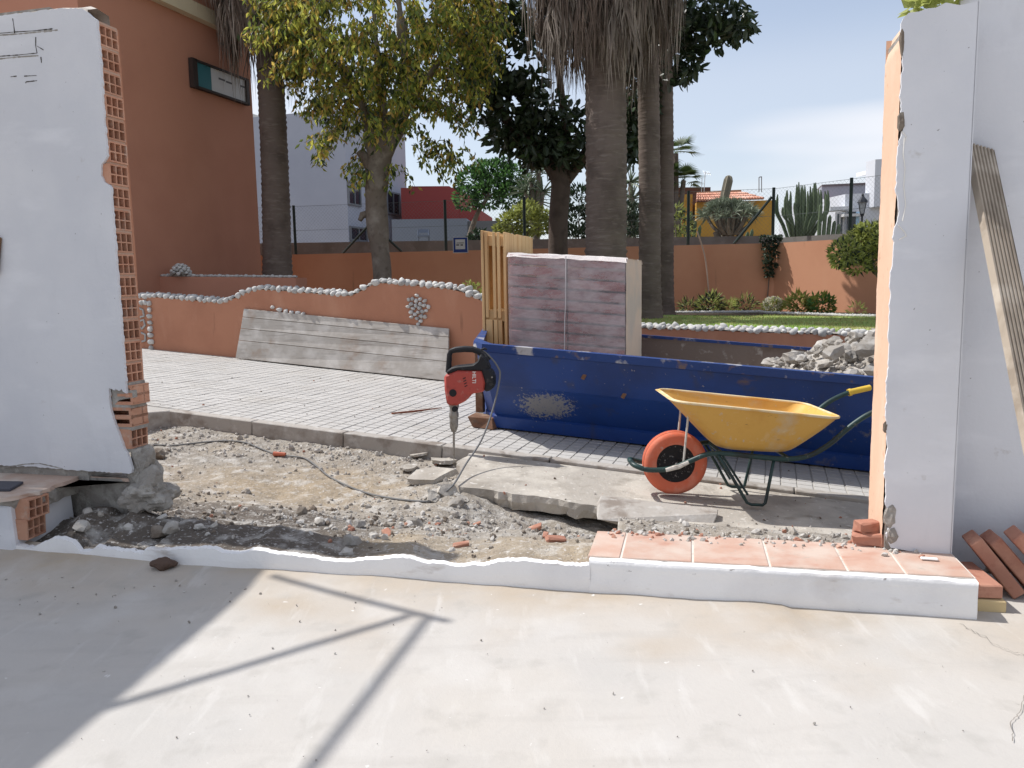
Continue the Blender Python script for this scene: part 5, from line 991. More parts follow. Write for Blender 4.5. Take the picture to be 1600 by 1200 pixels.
# ---------------------------------------------------------------- bus stop sign
bs = thing('bus_sign', 'blue bus stop sign with white panel on a pole', 'sign', Vector((on_y(719, 382, 16.2).x, 16.2, .9)))
m_sblue = mat('sign_blue', (30, 62, 150), .45)
def bq(name, x0, x1, y0, y1, dy, th, m): a, b = on_y(x0, y1, 16.2), on_y(x1, y0, 16.2); g = MB(); g.box(((a.x + b.x) / 2, 16.2 + dy, (a.z + b.z) / 2), (b.x - a.x, th, b.z - a.z)); return obj(name, g.mesh(name, m), bs)
bq('white_edge', 708, 731, 370, 395.5, 0, .02, m_sw); bq('plate', 709, 730, 371, 394.5, -.012, .006, m_sblue); bq('white_panel', 711.8, 726.5, 374, 389.5, -.017, .004, m_sw)
mb_ = mat('sign_black', (24, 24, 26), .6); bq('bus_symbol', 713.4, 725, 379.2, 380.2, -.0205, .003, mb_); bq('bus_symbol', 713.2, 717.5, 382, 383.8, -.0205, .003, mb_); bq('bus_symbol', 719.8, 723.5, 382, 383.8, -.0205, .003, mb_)
p = on_y(729, 394, 16.25); g = MB(); g.tube([(p.x, 16.25, .7), (p.x, 16.25, p.z + .3)], .02, 8); obj('pole', g.mesh('pole', mat('grey_pole', (150, 150, 150), .5)), bs)

# ---------------------------------------------------------------- houses beyond
def house(name, label, loc): return thing(name, label, 'house', loc)
def hbox(h, name, P, lu, lv, z0, z1, m, fr=(u_, v_)):    # P = near corner; lu along first axis, lv along second
    U, V = fr; g = MB(); q = [P, P + U * lu, P + U * lu + V * lv, P + V * lv]; g.hexa([Vector((k.x, k.y, z0)) for k in q] + [Vector((k.x, k.y, z1)) for k in q]); return obj(name, g.mesh(name, m, fix=True), h)
m_hwhite = mat('bluish_white_render', (168, 174, 190), .85, layers=[dict(c=(156, 162, 180), s=.5, lo=.45, hi=.65, k=.6, d=6)], bump=[(8, .1, .02)])
m_glass = mat('window_glass', (46, 54, 66), .12, spec=.6); m_wf = mat('window_frame', (120, 124, 132), .6)
def window(h, c, ax, n, w, hh, mf=None):
    g = MB(); up = Vector((0, 0, 1)); t = .06
    for a0, a1, b0, b1 in ((-w / 2, w / 2, -hh / 2, -hh / 2 + t), (-w / 2, w / 2, hh / 2 - t, hh / 2), (-w / 2, -w / 2 + t, -hh / 2 + t, hh / 2 - t), (w / 2 - t, w / 2, -hh / 2 + t, hh / 2 - t), (-.02, .02, -hh / 2 + t, hh / 2 - t)):
        q = [c + ax * a0 + up * b0, c + ax * a1 + up * b0, c + ax * a1 + up * b1, c + ax * a0 + up * b1]; g.hexa([p - n * .02 for p in q] + [p + n * .05 for p in q])
    f = obj('window', g.mesh('window', mf or m_wf, fix=True), h)
    g = MB(); q = [c + ax * (-w / 2 + t) + up * (-hh / 2 + t), c + ax * (w / 2 - t) + up * (-hh / 2 + t), c + ax * (w / 2 - t) + up * (hh / 2 - t), c + ax * (-w / 2 + t) + up * (hh / 2 - t)]; g.add([p + n * .012 for p in q], [(0, 1, 2, 3)]); obj('pane', g.mesh('pane', m_glass), f)
P = on_y(542, 300, 27.5); P.z = 0
h1 = house('white_house', 'tall bluish white house with small windows behind the yellow leaved tree', Vector((P.x, P.y, 0)))
zt1 = on_y(470, 181, 28.5).z; hbox(h1, 'wall', P - u_ * 9, 9, 4.7, -.6, zt1, m_hwhite); hbox(h1, 'parapet', P - u_ * 8.9 + v_ * .1, 5.2, 4.4, zt1, zt1 + .18, mat('parapet_cream', (206, 200, 186), .85))
for px, py, w, hh in ((553, 303, .9, .8), (614, 318, 1.1, .85), (560, 366, 1.2, .5)): window(h1, on_plane(px, py, P + u_ * .01, u_), v_, u_, w, hh)
P = on_y(627, 320, 30); P.z = 0
h2 = house('red_house', 'dark red flat roofed house between the tree trunk and the green tree', P)
m_rw = mat('dark_red_render', (158, 62, 58), .85); hbox(h2, 'wall', P, 2.1, 5, -.6, on_y(660, 293, 30).z, m_rw, (Vector((1, .1, 0)), Vector((.1, 1, 0)))); hbox(h2, 'lower_wall', P + Vector((2.1, .25, 0)), .75, 4, -.6, on_y(715, 326, 30).z, m_rw, (Vector((1, .1, 0)), Vector((.1, 1, 0)))); hbox(h2, 'parapet', P + Vector((.35, .3, 0)), 1.4, 1.5, on_y(660, 293, 30).z, on_y(660, 290, 30).z + .02, m_rw, (Vector((1, .1, 0)), Vector((.1, 1, 0))))
P = on_y(612, 350, 25.5); P.z = 0
h3 = house('grey_house', 'low blue grey building in front of the red house', P); hbox(h3, 'wall', P, 2.35, 4, -.6, on_y(660, 342, 25.5).z, mat('blue_grey_render', (136, 148, 166), .85), (Vector((1, .05, 0)), Vector((.05, 1, 0)))); hbox(h3, 'side_wing', P + Vector((2.35, .3, 0)), 1.2, 3, -.6, on_y(740, 344, 25.5).z, mat('grey_wing', (118, 122, 128), .85), (Vector((1, .05, 0)), Vector((.05, 1, 0))))
g = MB(); c = on_y(662, 370, 24.2)
for dx in (-.16, .16): g.tube([c + Vector((dx, 0, -.8)), c + Vector((dx, 0, .22))], .03, 6)
g.box(c + Vector((0, 0, .02)), (.34, .3, .05)); g.box(c + Vector((0, .15, .18)), (.34, .03, .1)); obj('roof_bracket', g.mesh('roof_bracket', mat('grey_bracket', (120, 134, 156), .6)), h3)
# yellow house with clay tile roof
D = 25.; m_yw = mat('ochre_render', (206, 148, 44), .85, layers=[dict(c=(186, 128, 36), s=.8, lo=.45, hi=.66, k=.6, d=6)]); P = on_y(1088, 350, D); P.z = 0; X1 = on_y(1216, 350, D - .6).x
hy = house('yellow_house', 'ochre yellow house with a clay tiled roof behind the dragon tree', P)
fr = (Vector((1, -.12, 0)).normalized(), Vector((.12, 1, 0)).normalized()); LW = X1 - P.x
ze = on_y(1150, 315, D).z; zr2 = on_y(1150, 296.5, D).z
hbox(hy, 'wall', P, LW, 5, -.6, ze, m_yw, fr); Pl = on_y(1058, 340, D + .5); Pl.z = 0; hbox(hy, 'side_wall', Pl, P.x - Pl.x - .02, 5, -.6, on_y(1070, 304, D + .5).z, m_yw, fr)
hbox(hy, 'plinth', P - fr[1] * .05, LW, .04, -.6, on_y(1130, 371, D).z, mat('red_plinth', (150, 70, 50), .85), fr)
rf = MB(); rf.add([P + Vector((0, 0, ze)) - fr[0] * .05 - fr[1] * .25, P + fr[0] * (LW - .35) + Vector((0, 0, ze)) - fr[1] * .25, P + fr[0] * (LW - .85) + fr[1] * .9 + Vector((0, 0, zr2)), P + fr[1] * .9 + fr[0] * .1 + Vector((0, 0, zr2 - .03))], [(0, 1, 2, 3)])
m_rt = mat('clay_roof', (214, 142, 112), .85, rnd=.12, layers=[dict(c=(232, 196, 176), s=3, lo=.5, hi=.66, k=.8, d=6), dict(c=(176, 96, 70), s=6, lo=.56, hi=.7, k=.6)])
roof = obj('roof', rf.mesh('roof', mat('clay_roof_pan', (150, 92, 72), .9)), hy)
NT = 25
for i in range(NT):
    t = (i + .5) / NT; A_ = P - fr[0] * .05 + fr[0] * (LW - .3) * t - fr[1] * .27 + Vector((0, 0, ze + .02)); B_ = P + fr[0] * .1 + fr[0] * (LW - .95) * t + fr[1] * .9 + Vector((0, 0, zr2)); g = MB()
    for k in range(3): a0, b0 = A_.lerp(B_, k / 3), A_.lerp(B_, (k + 1.05) / 3); g.tube([a0 + Vector((0, 0, .02)), b0], [.036, .028], 8)
    obj('roof_tile', smooth_angle(g.mesh('roof_tile', m_rt), 60), roof)
g = MB(); g.tube([P + fr[1] * .9 + fr[0] * .1 + Vector((0, 0, zr2)), P + fr[0] * (LW - .85) + fr[1] * .9 + Vector((0, 0, zr2 + .03))], .045, 8); obj('ridge', g.mesh('ridge', mat('ridge_clay', (150, 96, 62), .9)), roof)
g = MB()
for px, py in ((1186, 277), (1190, 276)): p = on_y(px, 300, D + .6); g.tube([p, on_y(px, py, D + .6)], .015, 5)
p = on_y(1186, 277, D + .6); g.tube([p, on_y(1190, 276, D + .6)], .015, 5); obj('roof_pipe', g.mesh('roof_pipe', mat('pipe_grey', (120, 120, 122), .5)), hy)
P = on_y(1046, 290, 30); P.z = 0
h4 = house('brown_house', 'dark brown roofed house behind the background palm', P); hbox(h4, 'wall', P, 1.55, 4, -.6, on_y(1090, 292, 30).z, mat('dark_brown_render', (92, 58, 50), .85), (Vector((1, .1, 0)), Vector((.1, 1, 0))))
g = MB(); c0 = on_y(1096, 300, 30); g.tube([c0, on_y(1097, 278, 30)], .015, 5); g.tube([on_y(1100, 300, 30), on_y(1102, 268, 30)], .015, 5)
for k in range(4): q = on_y(1100 + 3 * k, 270 + k * .5, 30); g.tube([q + Vector((0, -.15, -.08)), q + Vector((0, .15, .10))], .01, 4)
g.tube([on_y(1099, 270, 30), on_y(1110, 271, 30)], .012, 5); tag(obj('antenna', g.mesh('antenna', mat('antenna_metal', (190, 194, 200), .4, metal=.6)), None), 'thin television antenna on the dark brown roof', 'antenna')
# pink-grey and white houses at the right
P = on_y(1283, 320, 34); P.z = 0; fr2 = (Vector((1, -.25, 0)).normalized(), Vector((.25, 1, 0)).normalized())
h5 = house('pink_house', 'dusky pink and grey house behind the candelabra cactus', P); zt5 = on_y(1320, 291, 34).z
hbox(h5, 'wall', P, 3.2, 5, -.6, zt5 - .55, mat('dusky_pink', (156, 128, 136), .85), fr2); hbox(h5, 'grey_storey', P - fr2[1] * .03, 3.2, 5, zt5 - .55, zt5, mat('grey_storey', (160, 162, 174), .85), fr2); hbox(h5, 'roof_edge', P - fr2[1] * .12, 3.3, 5, zt5, zt5 + .07, mat('roof_edge', (110, 96, 98), .8), fr2); hbox(h5, 'red_wall', on_y(1281, 340, 33), .85, 1, -.6, on_y(1290, 321, 33).z, mat('coral_red', (170, 66, 66), .85), fr2)
P = on_y(1252, 345, 33); P.z = 0; h7 = house('cream_house', 'small white house seen through the candelabra cactus', P); hbox(h7, 'wall', P, .9, 3, -.6, on_y(1268, 331, 33).z, mat('cream_render', (222, 218, 210), .85), fr2); hbox(h7, 'red_band', P - fr2[1] * .03, .55, 1, on_y(1268, 333, 33).z, on_y(1268, 325, 33).z, mat('red_band', (170, 70, 66), .85), fr2); hbox(h7, 'coping', P - fr2[1] * .05, .45, 1, on_y(1268, 325, 33).z, on_y(1268, 322, 33).z, mat('white_coping', (230, 230, 228), .8), fr2)
m_hw2 = mat('white_render', (206, 210, 218), .85, bump=[(6, .1, .02)])
P = on_y(1320, 330, 28); P.z = 0; fr3 = (Vector((.96, -.28, 0)).normalized(), Vector((-.12, .99, 0)).normalized())
h6 = house('grey_white_house', 'pale grey white house with canopies behind the street lamp', P); zt6 = on_y(1340, 303, 28).z
hbox(h6, 'wall', P, 4, 5, -.6, zt6, m_hw2, fr3); Pt = on_y(1366, 300, 27.5); Pt.z = 0; hbox(h6, 'tower', Pt, 2, .55, zt6 - .5, on_y(1372, 249, 27.5).z, m_hw2, fr3)
c = on_y(1358, 269, 27.9); hbox(h6, 'tower_canopy', c, .42, .8, c.z - .05, c.z + .08, mat('canopy_white', (236, 236, 234), .7), fr3)
c = on_y(1312, 326, 27.7); hbox(h6, 'canopy', c - fr3[0] * .3, .75, .6, c.z - .06, c.z + .07, mat('canopy_grey', (210, 214, 220), .7), fr3)
c = on_y(1334, 336, 27.4); hbox(h6, 'door_canopy', c - fr3[0] * .3, .7, .4, c.z - .04, c.z + .05, m_sw, fr3)
for px, w, mm in ((1330, .28, m_glass), (1336, .26, mat('pale_blue_door', (150, 190, 220), .6))): c = on_y(px, 352, 27.55); g = MB(); g.box(c, (w, .05, .9)); obj('door', g.mesh('door', mm), h6)
c = on_y(1312, 350, 27.8); window(h6, c, fr3[0], Vector((-.28, -.96, 0)), .3, .8, m_sw)

# ---------------------------------------------------------------- street lamp
L_ = on_y(1347, 337, 19.5)
sl = thing('street_lamp', 'black lantern street lamp behind the garden fence', 'street lamp', Vector((L_.x, L_.y, 0)))
mbk = mat('lamp_black', (40, 44, 54), .5); g = MB(); g.tube([(L_.x, L_.y, -.5), (L_.x, L_.y, L_.z)], .025, 8); obj('pole', g.mesh('pole', mbk), sl)
g = MB(); g.lathe([(.13, .31), (.10, .37), (.05, .43), (.03, .46), (.03, .49), (.012, .52), (0, .54)], 8, Matrix.Translation(L_)); g.lathe([(.03, -.02), (.05, .03), (.03, .05)], 8, Matrix.Translation(L_))
for k in range(4): a_ = k * math.pi / 2 + .4; g.tube([L_ + Vector((.05 * math.cos(a_), .05 * math.sin(a_), .03)), L_ + Vector((.12 * math.cos(a_), .12 * math.sin(a_), .31))], .009, 5)
obj('lantern_frame', g.mesh('lantern_frame', mbk), sl); g = MB(); g.lathe([(.04, .04), (.11, .31)], 4, Matrix.Translation(L_) @ Matrix.Rotation(.4, 4, 'Z')); obj('lantern_glass', g.mesh('lantern_glass', mat('frosted_glass', (206, 210, 214), .3, transl=.5)), sl)
# ---------------------------------------------------------------- foliage helpers
RL = random.Random(77)
def rv(): 
    while True:
        v = Vector((RL.uniform(-1, 1), RL.uniform(-1, 1), RL.uniform(-1, 1)))
        if .01 < v.length < 1: return v
def leaf(mb, p, d, L, Wd, fold=.25, long_=False):
    d = d.normalized(); s = d.cross(rv()).normalized(); n = s.cross(d); q = p + d * L
    if long_:
        m1, m2 = p + d * L * .3, p + d * L * .7; w = s * Wd / 2; f = n * Wd * fold
        mb.add([p, m1 + w + f, m2 + w * .85 + f, q, m2 - w * .85 + f, m1 - w + f, m1, m2], [(0, 6, 1), (6, 7, 2, 1), (7, 3, 2), (0, 5, 6), (6, 5, 4, 7), (7, 4, 3)])
    else:
        m = p + d * L * .45; w = s * Wd / 2; f = n * Wd * fold; mb.add([p, m + w + f, q, m - w + f], [(0, 2, 1), (0, 3, 2)])
def leafmat(name, col, tr=.35, rough=.5, c2=None): return mat(name, col, rough, spec=.4, transl=tr, layers=[dict(c=c2 or tuple(int(c * .7) for c in col), s=3, lo=.42, hi=.62, k=.8, d=4)])
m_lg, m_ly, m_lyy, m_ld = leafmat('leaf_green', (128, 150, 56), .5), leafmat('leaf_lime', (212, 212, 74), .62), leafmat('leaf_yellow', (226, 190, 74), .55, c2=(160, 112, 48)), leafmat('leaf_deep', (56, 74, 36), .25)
m_rub1, m_rub2 = leafmat('rubber_leaf', (58, 76, 48), .15, .35), leafmat('rubber_leaf_light', (70, 98, 48), .25, .35)
m_bark = mat('grey_bark', (126, 112, 98), .95, layers=[dict(c=(160, 150, 136), s=4, lo=.5, hi=.68, k=.7, d=7), dict(c=(84, 72, 62), s=9, lo=.55, hi=.7, k=.6, d=7)], bump=[(22, .6, .02), (70, .4, .006)])
m_barkd = mat('dark_bark', (96, 80, 70), .95, layers=[dict(c=(74, 60, 52), s=5, lo=.48, hi=.68, k=.7, d=7)], bump=[(16, .5, .02)])
m_palmt = mat('palm_trunk', (116, 100, 90), .95, layers=[dict(c=(88, 74, 66), s=3, lo=.45, hi=.66, k=.7, d=6), dict(c=(140, 126, 114), s=26, lo=.55, hi=.68, k=.5, st=(.2, .2, 1))], bump=[(16, .7, .02, (.25, .25, 1.6))])
m_dead = [mat('dead_frond_%s' % k, c, .9, layers=[dict(c=tuple(int(v * .62) for v in c), s=2.5, lo=.4, hi=.65, k=.7, d=4)], transl=.15) for k, c in (('grey', (150, 134, 120)), ('brown', (116, 96, 82)), ('pale', (178, 162, 146)))]
m_frond = leafmat('palm_frond', (84, 106, 48), .3)

# ---------------------------------------------------------------- palms
def strip(mb, pts, w0, side):
    vs = []; n = len(pts)
    for i, p in enumerate(pts): k = w0 * (1 - .92 * (i / (n - 1)) ** 1.5) / 2; vs += [p - side * k, p + side * k]
    mb.add(vs, [(2 * i, 2 * i + 1, 2 * i + 3, 2 * i + 2) for i in range(n - 1)])
def palm(label, base, top, r0, r1, skirt, crown=22, group='tall palms in the garden'):
    t = thing('palm_tree', label, 'palm tree', base, None, group)
    H_ = (top - base).length; n = int(H_ / .045); g = MB(); rings = []
    M_ = 22; vs = []
    for i in range(n + 1):
        k = i / n; c = base.lerp(top, k) + Vector((.03 * math.sin(k * 5), 0, 0)); r = r1 + (r0 - r1) * (1 - k) + (.35 * r0 * math.exp(-k * H_ / .25)); r *= 1 + (.045 if i % 2 else -.02) * RL.uniform(.3, 1.4)
        vs += [c + Vector((math.cos(a) * r * (1 + .02 * fbm(a * 2, i * .7)), math.sin(a) * r, .012 * math.sin(a * 3 + i))) for a in [q * 2 * math.pi / M_ for q in range(M_)]]
    g.add(vs, [(i * M_ + k, i * M_ + (k + 1) % M_, (i + 1) * M_ + (k + 1) % M_, (i + 1) * M_ + k) for i in range(n) for k in range(M_)]); obj('trunk', g.mesh('trunk', m_palmt, smooth=True), t)
    if skirt:
        zlo, zhi, R0, R1, N = skirt; g = MB(); ax = (top - base)
        for f in range(N):
            a = RL.uniform(0, 2 * math.pi); k = RL.random() ** .8; z = zlo + (zhi - zlo) * k; c = base + ax * ((z - base.z) / ax.z)
            rr = (R0 + (R1 - R0) * k) * RL.uniform(.55, 1.0); o = Vector((math.cos(a), math.sin(a), 0)); tg = Vector((-math.sin(a), math.cos(a), 0)); hub = c + o * rr; g.mi = RL.choice((0, 0, 1, 1, 2))
            strip(g, [c + o * r1 * .8 + Vector((0, 0, .25)), c + o * rr * .6 + Vector((0, 0, .16)), hub], .035, tg)
            Lf = RL.uniform(.7, 1.25)
            for q in range(15):
                sp = RL.uniform(-1, 1); L = Lf * RL.uniform(.6, 1.05); sw = RL.uniform(-.03, .09)
                p0 = hub + tg * sp * .06; p1 = hub + tg * sp * .17 + o * sw + Vector((0, 0, -.28 * L)); p2 = hub + tg * (sp * .22 + RL.uniform(-.11, .11)) + o * (sw * .6) + Vector((0, 0, -.65 * L)); p3 = p2 + Vector((RL.uniform(-.05, .05), RL.uniform(-.05, .05), -.38 * L))
                strip(g, [p0, p1, p2, p3], RL.uniform(.016, .032), (tg + o * RL.uniform(-.8, .8)).normalized())
        obj('dead_frond_skirt', g.mesh('dead_frond_skirt', m_dead), t)
    g = MB()
    for f in range(crown):
        a = f * 2.4 + RL.uniform(-.3, .3); el = RL.uniform(-.35, 1.2); o = Vector((math.cos(a) * math.cos(el), math.sin(a) * math.cos(el), math.sin(el))); c = top + Vector((0, 0, .2)); hub = c + o * RL.uniform(.7, 1.1); strip(g, [c, c.lerp(hub, .5) + Vector((0, 0, .03)), hub], .05, o.cross(Vector((0, 0, 1))).normalized())
        sd_ = o.cross(Vector((0, 0, 1))).normalized(); up = sd_.cross(o)
        for q in range(22):
            th = (q / 21 - .5) * 3.6; d = o * math.cos(th) + sd_ * math.sin(th); L = RL.uniform(.7, .95) * (1 - .25 * abs(th) / 1.8); strip(g, [hub, hub + d * L * .5, hub + d * L * .85 + Vector((0, 0, -.06)), hub + d * L + Vector((0, 0, -.24))], .05, up.cross(d).normalized())
    obj('frond_crown', g.mesh('frond_crown', m_frond), t)
    return t
def gp(px, y): x = on_y(px, 450, y).x; return Vector((x, y, zgar(x, y) - .03))
B = on_y(432, 450, 11.6); palm('palm with brown hanging skirt in front of the red brown building', gp(433, 13.6), Vector((on_y(420, 0, 13.6).x, 13.6, 7.6)), .235, .19, (5.15, 6.9, .62, 1.15, 230), 16)
palm('thickest palm with a broad grey skirt of dead fronds, behind the wrapped tiles', gp(945, 11.4), Vector((on_y(942, 0, 11.4).x, 11.4, 8.4)), .29, .26, (4.62, 7.0, .85, 1.5, 620), 18)
palm('slim dark palm trunk just right of the wrapped tiles', gp(1015, 12.3), Vector((on_y(1001, 0, 12.3).x, 12.3, 9.4)), .165, .145, None, 14)
palm('thinnest ringed palm trunk at the lawn edge, rightmost of the palms', gp(1041, 14.0), Vector((on_y(1031, 0, 14.0).x, 14.0, 10.2)), .125, .108, None, 14)

# ---------------------------------------------------------------- yellow-leaved tree
YT = 12.8; yt = thing('street_tree', 'leafy tree with yellow and green leaves and a stubbed grey trunk', 'tree', gp(597, YT))
def Y(px, py, d=0): return on_y(px, py, YT + d)
g = MB(); g.tube(catmull([gp(598, YT), Y(596, 410), Y(592, 370), Y(588, 330), Y(588, 290), Y(592, 255), Y(604, 225), Y(622, 190), Y(640, 140), Y(630, 60), Y(620, -20)], 4), [.145] * 8 + [.17] * 8 + [.18] * 6 + [.165] * 6 + [.12] * 5 + [.08] * 5 + [.04] * 3, 14)
g.tube([Y(588, 270), Y(572, 250), Y(563, 236)], [.12, .085, .075], 10); g.tube(catmull([Y(590, 262), Y(580, 215), Y(560, 150), Y(520, 80), Y(480, 20)], 4), [.12] * 5 + [.07] * 6 + [.04] * 6, 8); g.tube(catmull([Y(600, 240), Y(600, 180), Y(590, 90), Y(580, -40)], 4), [.1] * 4 + [.06] * 5 + [.03] * 4, 8); g.tube([Y(575, 335), Y(566, 336), Y(562, 345)], [.07, .055, .03], 8)
g.tube(catmull([Y(630, 180), Y(670, 120), Y(710, 60)], 4), [.07, .06, .06, .05, .05, .04, .04, .03, .02], 8)
me = g.mesh('trunk', m_bark, smooth=True)
for v in me.vertices: v.co += v.normal * .02 * fbm(v.co.x * 5, v.co.z * 4, v.co.y)
obj('trunk', me, yt)
g = MB(); tw = MB()
def spray(p0, d, L, droop, n, cw=(.42, .28, .18, .12)):
    pts = [p0 + d * L * t + Vector((0, 0, -droop * t * t)) for t in (0, .25, .5, .75, 1)]; tw.tube(pts, [.008, .006, .005, .004, .003], 4, False)
    for k in range(n):
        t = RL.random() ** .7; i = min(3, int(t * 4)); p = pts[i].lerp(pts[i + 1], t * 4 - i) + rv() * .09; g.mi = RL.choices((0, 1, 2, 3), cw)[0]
        leaf(g, p, Vector((RL.uniform(-.7, .7), RL.uniform(-.7, .7), -RL.uniform(.3, 1.2))), RL.uniform(.08, .13), RL.uniform(.034, .054))
CC = Y(598, 20); 
for k in range(490):
    v = rv(); v = v.normalized() * v.length ** .5; p = CC + Vector((v.x * 1.55, v.y * 1.3, v.z * 1.55)); d = Vector((v.x + RL.uniform(-.4, .4), v.y + RL.uniform(-.4, .4), .25)).normalized(); out = (v.z > -.1) * .2 + (v.x < 0) * .15
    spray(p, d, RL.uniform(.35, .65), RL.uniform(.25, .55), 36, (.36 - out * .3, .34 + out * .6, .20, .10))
for px, py, n in ((432, 40, 9), (428, 75, 6), (455, 100, 8), (440, 10, 8), (450, 60, 8), (470, 30, 8), (490, 90, 6), (480, 60, 5), (470, 125, 4), (520, 120, 7), (540, 160, 7), (505, 190, 4), (525, 235, 6), (540, 215, 6), (515, 255, 3), (560, 200, 6), (575, 225, 4), (555, 285, 3), (572, 295, 4), (590, 300, 3), (612, 292, 3), (600, 200, 7), (630, 180, 8), (655, 225, 5), (675, 255, 5), (690, 280, 4), (708, 265, 4), (655, 255, 2), (712, 205, 5), (685, 190, 7), (650, 150, 8), (700, 140, 7), (720, 90, 7), (745, 60, 6), (755, 110, 5), (735, 150, 5), (660, 90, 8), (610, 120, 14), (560, 90, 12), (590, 160, 12), (565, 140, 10), (620, 210, 8), (590, 230, 7), (640, 120, 10), (500, 40, 8), (760, 30, 5), (690, 30, 8)):
    for k in range(n):
        p = Y(px + RL.uniform(-14, 14), py - 28 + RL.uniform(-10, 10), RL.uniform(-1.0, .5)); dx = (px - 600) / 160
        spray(p, Vector((dx * .6 + RL.uniform(-.5, .5), RL.uniform(-.6, .6), .1)).normalized(), RL.uniform(.18, .36), RL.uniform(.15, .4), 24, (.30, .42, .16, .12) if px < 560 else (.48, .24, .12, .16))
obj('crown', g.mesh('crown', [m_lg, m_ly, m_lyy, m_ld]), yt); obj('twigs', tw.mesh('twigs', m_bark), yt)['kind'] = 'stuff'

# ---------------------------------------------------------------- dark rubber tree behind the big palm
RT = 14.2; rt = thing('rubber_tree', 'dark large leaved rubber tree with forking trunk behind the thick palm', 'tree', gp(873, RT))
def Q(px, py, d=0): return on_y(px, py, RT + d)
g = MB(); g.tube(catmull([gp(872, RT), Q(872, 360), Q(874, 320), Q(876, 285), Q(868, 262)], 4), [.20, .19, .18, .175, .17, .17, .17, .17, .17, .17, .17, .17, .17, .17, .17, .17, .15], 14)
for pl_, r_ in (([(872, 280), (850, 245), (820, 215), (790, 185), (765, 140), (740, 80), (725, 20)], .13), ([(878, 282), (886, 230), (880, 170), (870, 90), (860, 0)], .10), ([(882, 285), (905, 255), (930, 215), (970, 170), (1020, 110), (1080, 60)], .11)):
    c_ = catmull([Q(*p) for p in pl_], 4); g.tube(c_, [r_ * (1 - .7 * i / len(c_)) for i in range(len(c_))], 10)
obj('trunk', g.mesh('trunk', m_barkd, smooth=True), rt)
g = MB()
for px, py, R_ in ((770, 120, 36), (760, 165, 30), (745, 60, 35), (800, 170, 42), (735, 100, 24), (790, 210, 30), (820, 215, 32), (850, 180, 38), (862, 235, 36), (830, 130, 24), (880, 250, 24), (892, 200, 32), (830, 245, 16), (840, 200, 30), (800, 130, 20), (835, 60, 30), (985, 205, 24), (990, 165, 28), (1020, 120, 30), (1060, 75, 36), (1100, 52, 34), (1135, 30, 30), (1156, 42, 16), (1030, 50, 36), (985, 240, 16), (975, 190, 26), (1090, 5, 46), (810, 40, 24), (780, 15, 36), (905, 230, 30), (1050, 20, 40), (1000, 100, 30), (960, 230, 22), (1075, 110, 14), (1010, 170, 16)):
    for k in range(int(36 + R_ * 4.2)):
        v = rv(); p = Q(px, py) + Vector((v.x * R_ * .0115, v.y * .6, v.z * R_ * .0115)); g.mi = 1 if RL.random() < .07 else 0; leaf(g, p, Vector((v.x * .8 + RL.uniform(-.5, .5), RL.uniform(-.8, .8), RL.uniform(-1, .5))), RL.uniform(.14, .23), RL.uniform(.065, .10), .18, True)
obj('crown', g.mesh('crown', [m_rub1, m_rub2]), rt)

# ---------------------------------------------------------------- planting beyond the garden wall
def leafball(mb, c, R, n, L, Wd, mats=1, flat=1.0, shell=.5):
    for k in range(n):
        v = rv(); v = v.normalized() * (shell + (1 - shell) * v.length); p = c + Vector((v.x * R, v.y * R, v.z * R * flat)); mb.mi = RL.randrange(mats); leaf(mb, p, v + rv() * .9 + Vector((0, 0, .2)), L * RL.uniform(.7, 1.3), Wd)
m_gb = leafmat('bright_tree_leaf', (92, 146, 64), .4); m_gb2 = leafmat('deep_tree_leaf', (46, 78, 42), .2); m_hg = leafmat('hedge_leaf', (160, 168, 60), .45); m_ol = leafmat('olive_leaf', (180, 190, 92), .5); m_gy = leafmat('grey_green_leaf', (112, 128, 98), .2); m_dg = leafmat('dark_shrub_leaf', (54, 70, 46), .2)
def bush(name, label, d, blobs, n, L, Wd, mats, trunk=None, cat='tree', zb=.4, group=None):
    c = on_y(blobs[0][0], blobs[0][1], d); t = thing(name, label, cat, Vector((c.x, d, zb)), None, group); g = MB()
    tot = sum(b[2] ** 2 for b in blobs)
    for px, py, R_ in blobs: leafball(g, on_y(px, py, d + RL.uniform(-.3, .3)), R_ * d / FPX, int(n * R_ * R_ / tot), L, Wd, len(mats), .85)
    obj('crown' if cat == 'tree' else 'foliage', g.mesh('foliage', mats), t)
    g = MB()
    if trunk:
        p_ = catmull([on_y(x, y, d) for x, y in trunk[0]], 4); g.tube(p_, [trunk[1] * (1 - .5 * i / len(p_)) for i in range(len(p_))], 8)
        for px, py, R_ in blobs[:6]: g.tube([p_[-2], on_y(px, py, d)], [trunk[1] * .4, .01], 5)
    else:
        for px, py, R_ in blobs[:5]: q = on_y(px, py, d); g.tube([Vector((c.x + (q.x - c.x) * .4, d, zb)), q], [.03, .01], 5)
    obj('trunk' if trunk else 'stem', g.mesh('trunk', m_bark), t); return t
bush('leafy_tree', 'rounded bright green tree beyond the fence, beside the red house', 23.5, [(740, 285, 26), (770, 275, 28), (800, 280, 26), (730, 310, 20), (762, 305, 24), (795, 305, 22), (820, 295, 18), (755, 265, 16), (785, 262, 16)], 3600, .13, .07, [m_gb, m_gb, m_gb2], ([(730, 385), (738, 355), (748, 330), (765, 305)], .09))
bush('hedge_bush', 'yellowish green shrub behind the pine pallet', 18.5, [(820, 345, 26), (800, 350, 20), (840, 350, 18), (825, 328, 14), (845, 335, 10), (785, 358, 10)], 1500, .13, .06, [m_hg, m_hg, m_ol], None, 'shrub', 1.2)
bush('dark_shrub', 'small dark shrub beside the bus stop sign', 18.0, [(748, 374, 14), (738, 382, 10), (760, 378, 12)], 500, .12, .06, [m_gb2, m_dg], None, 'shrub', 1.2)
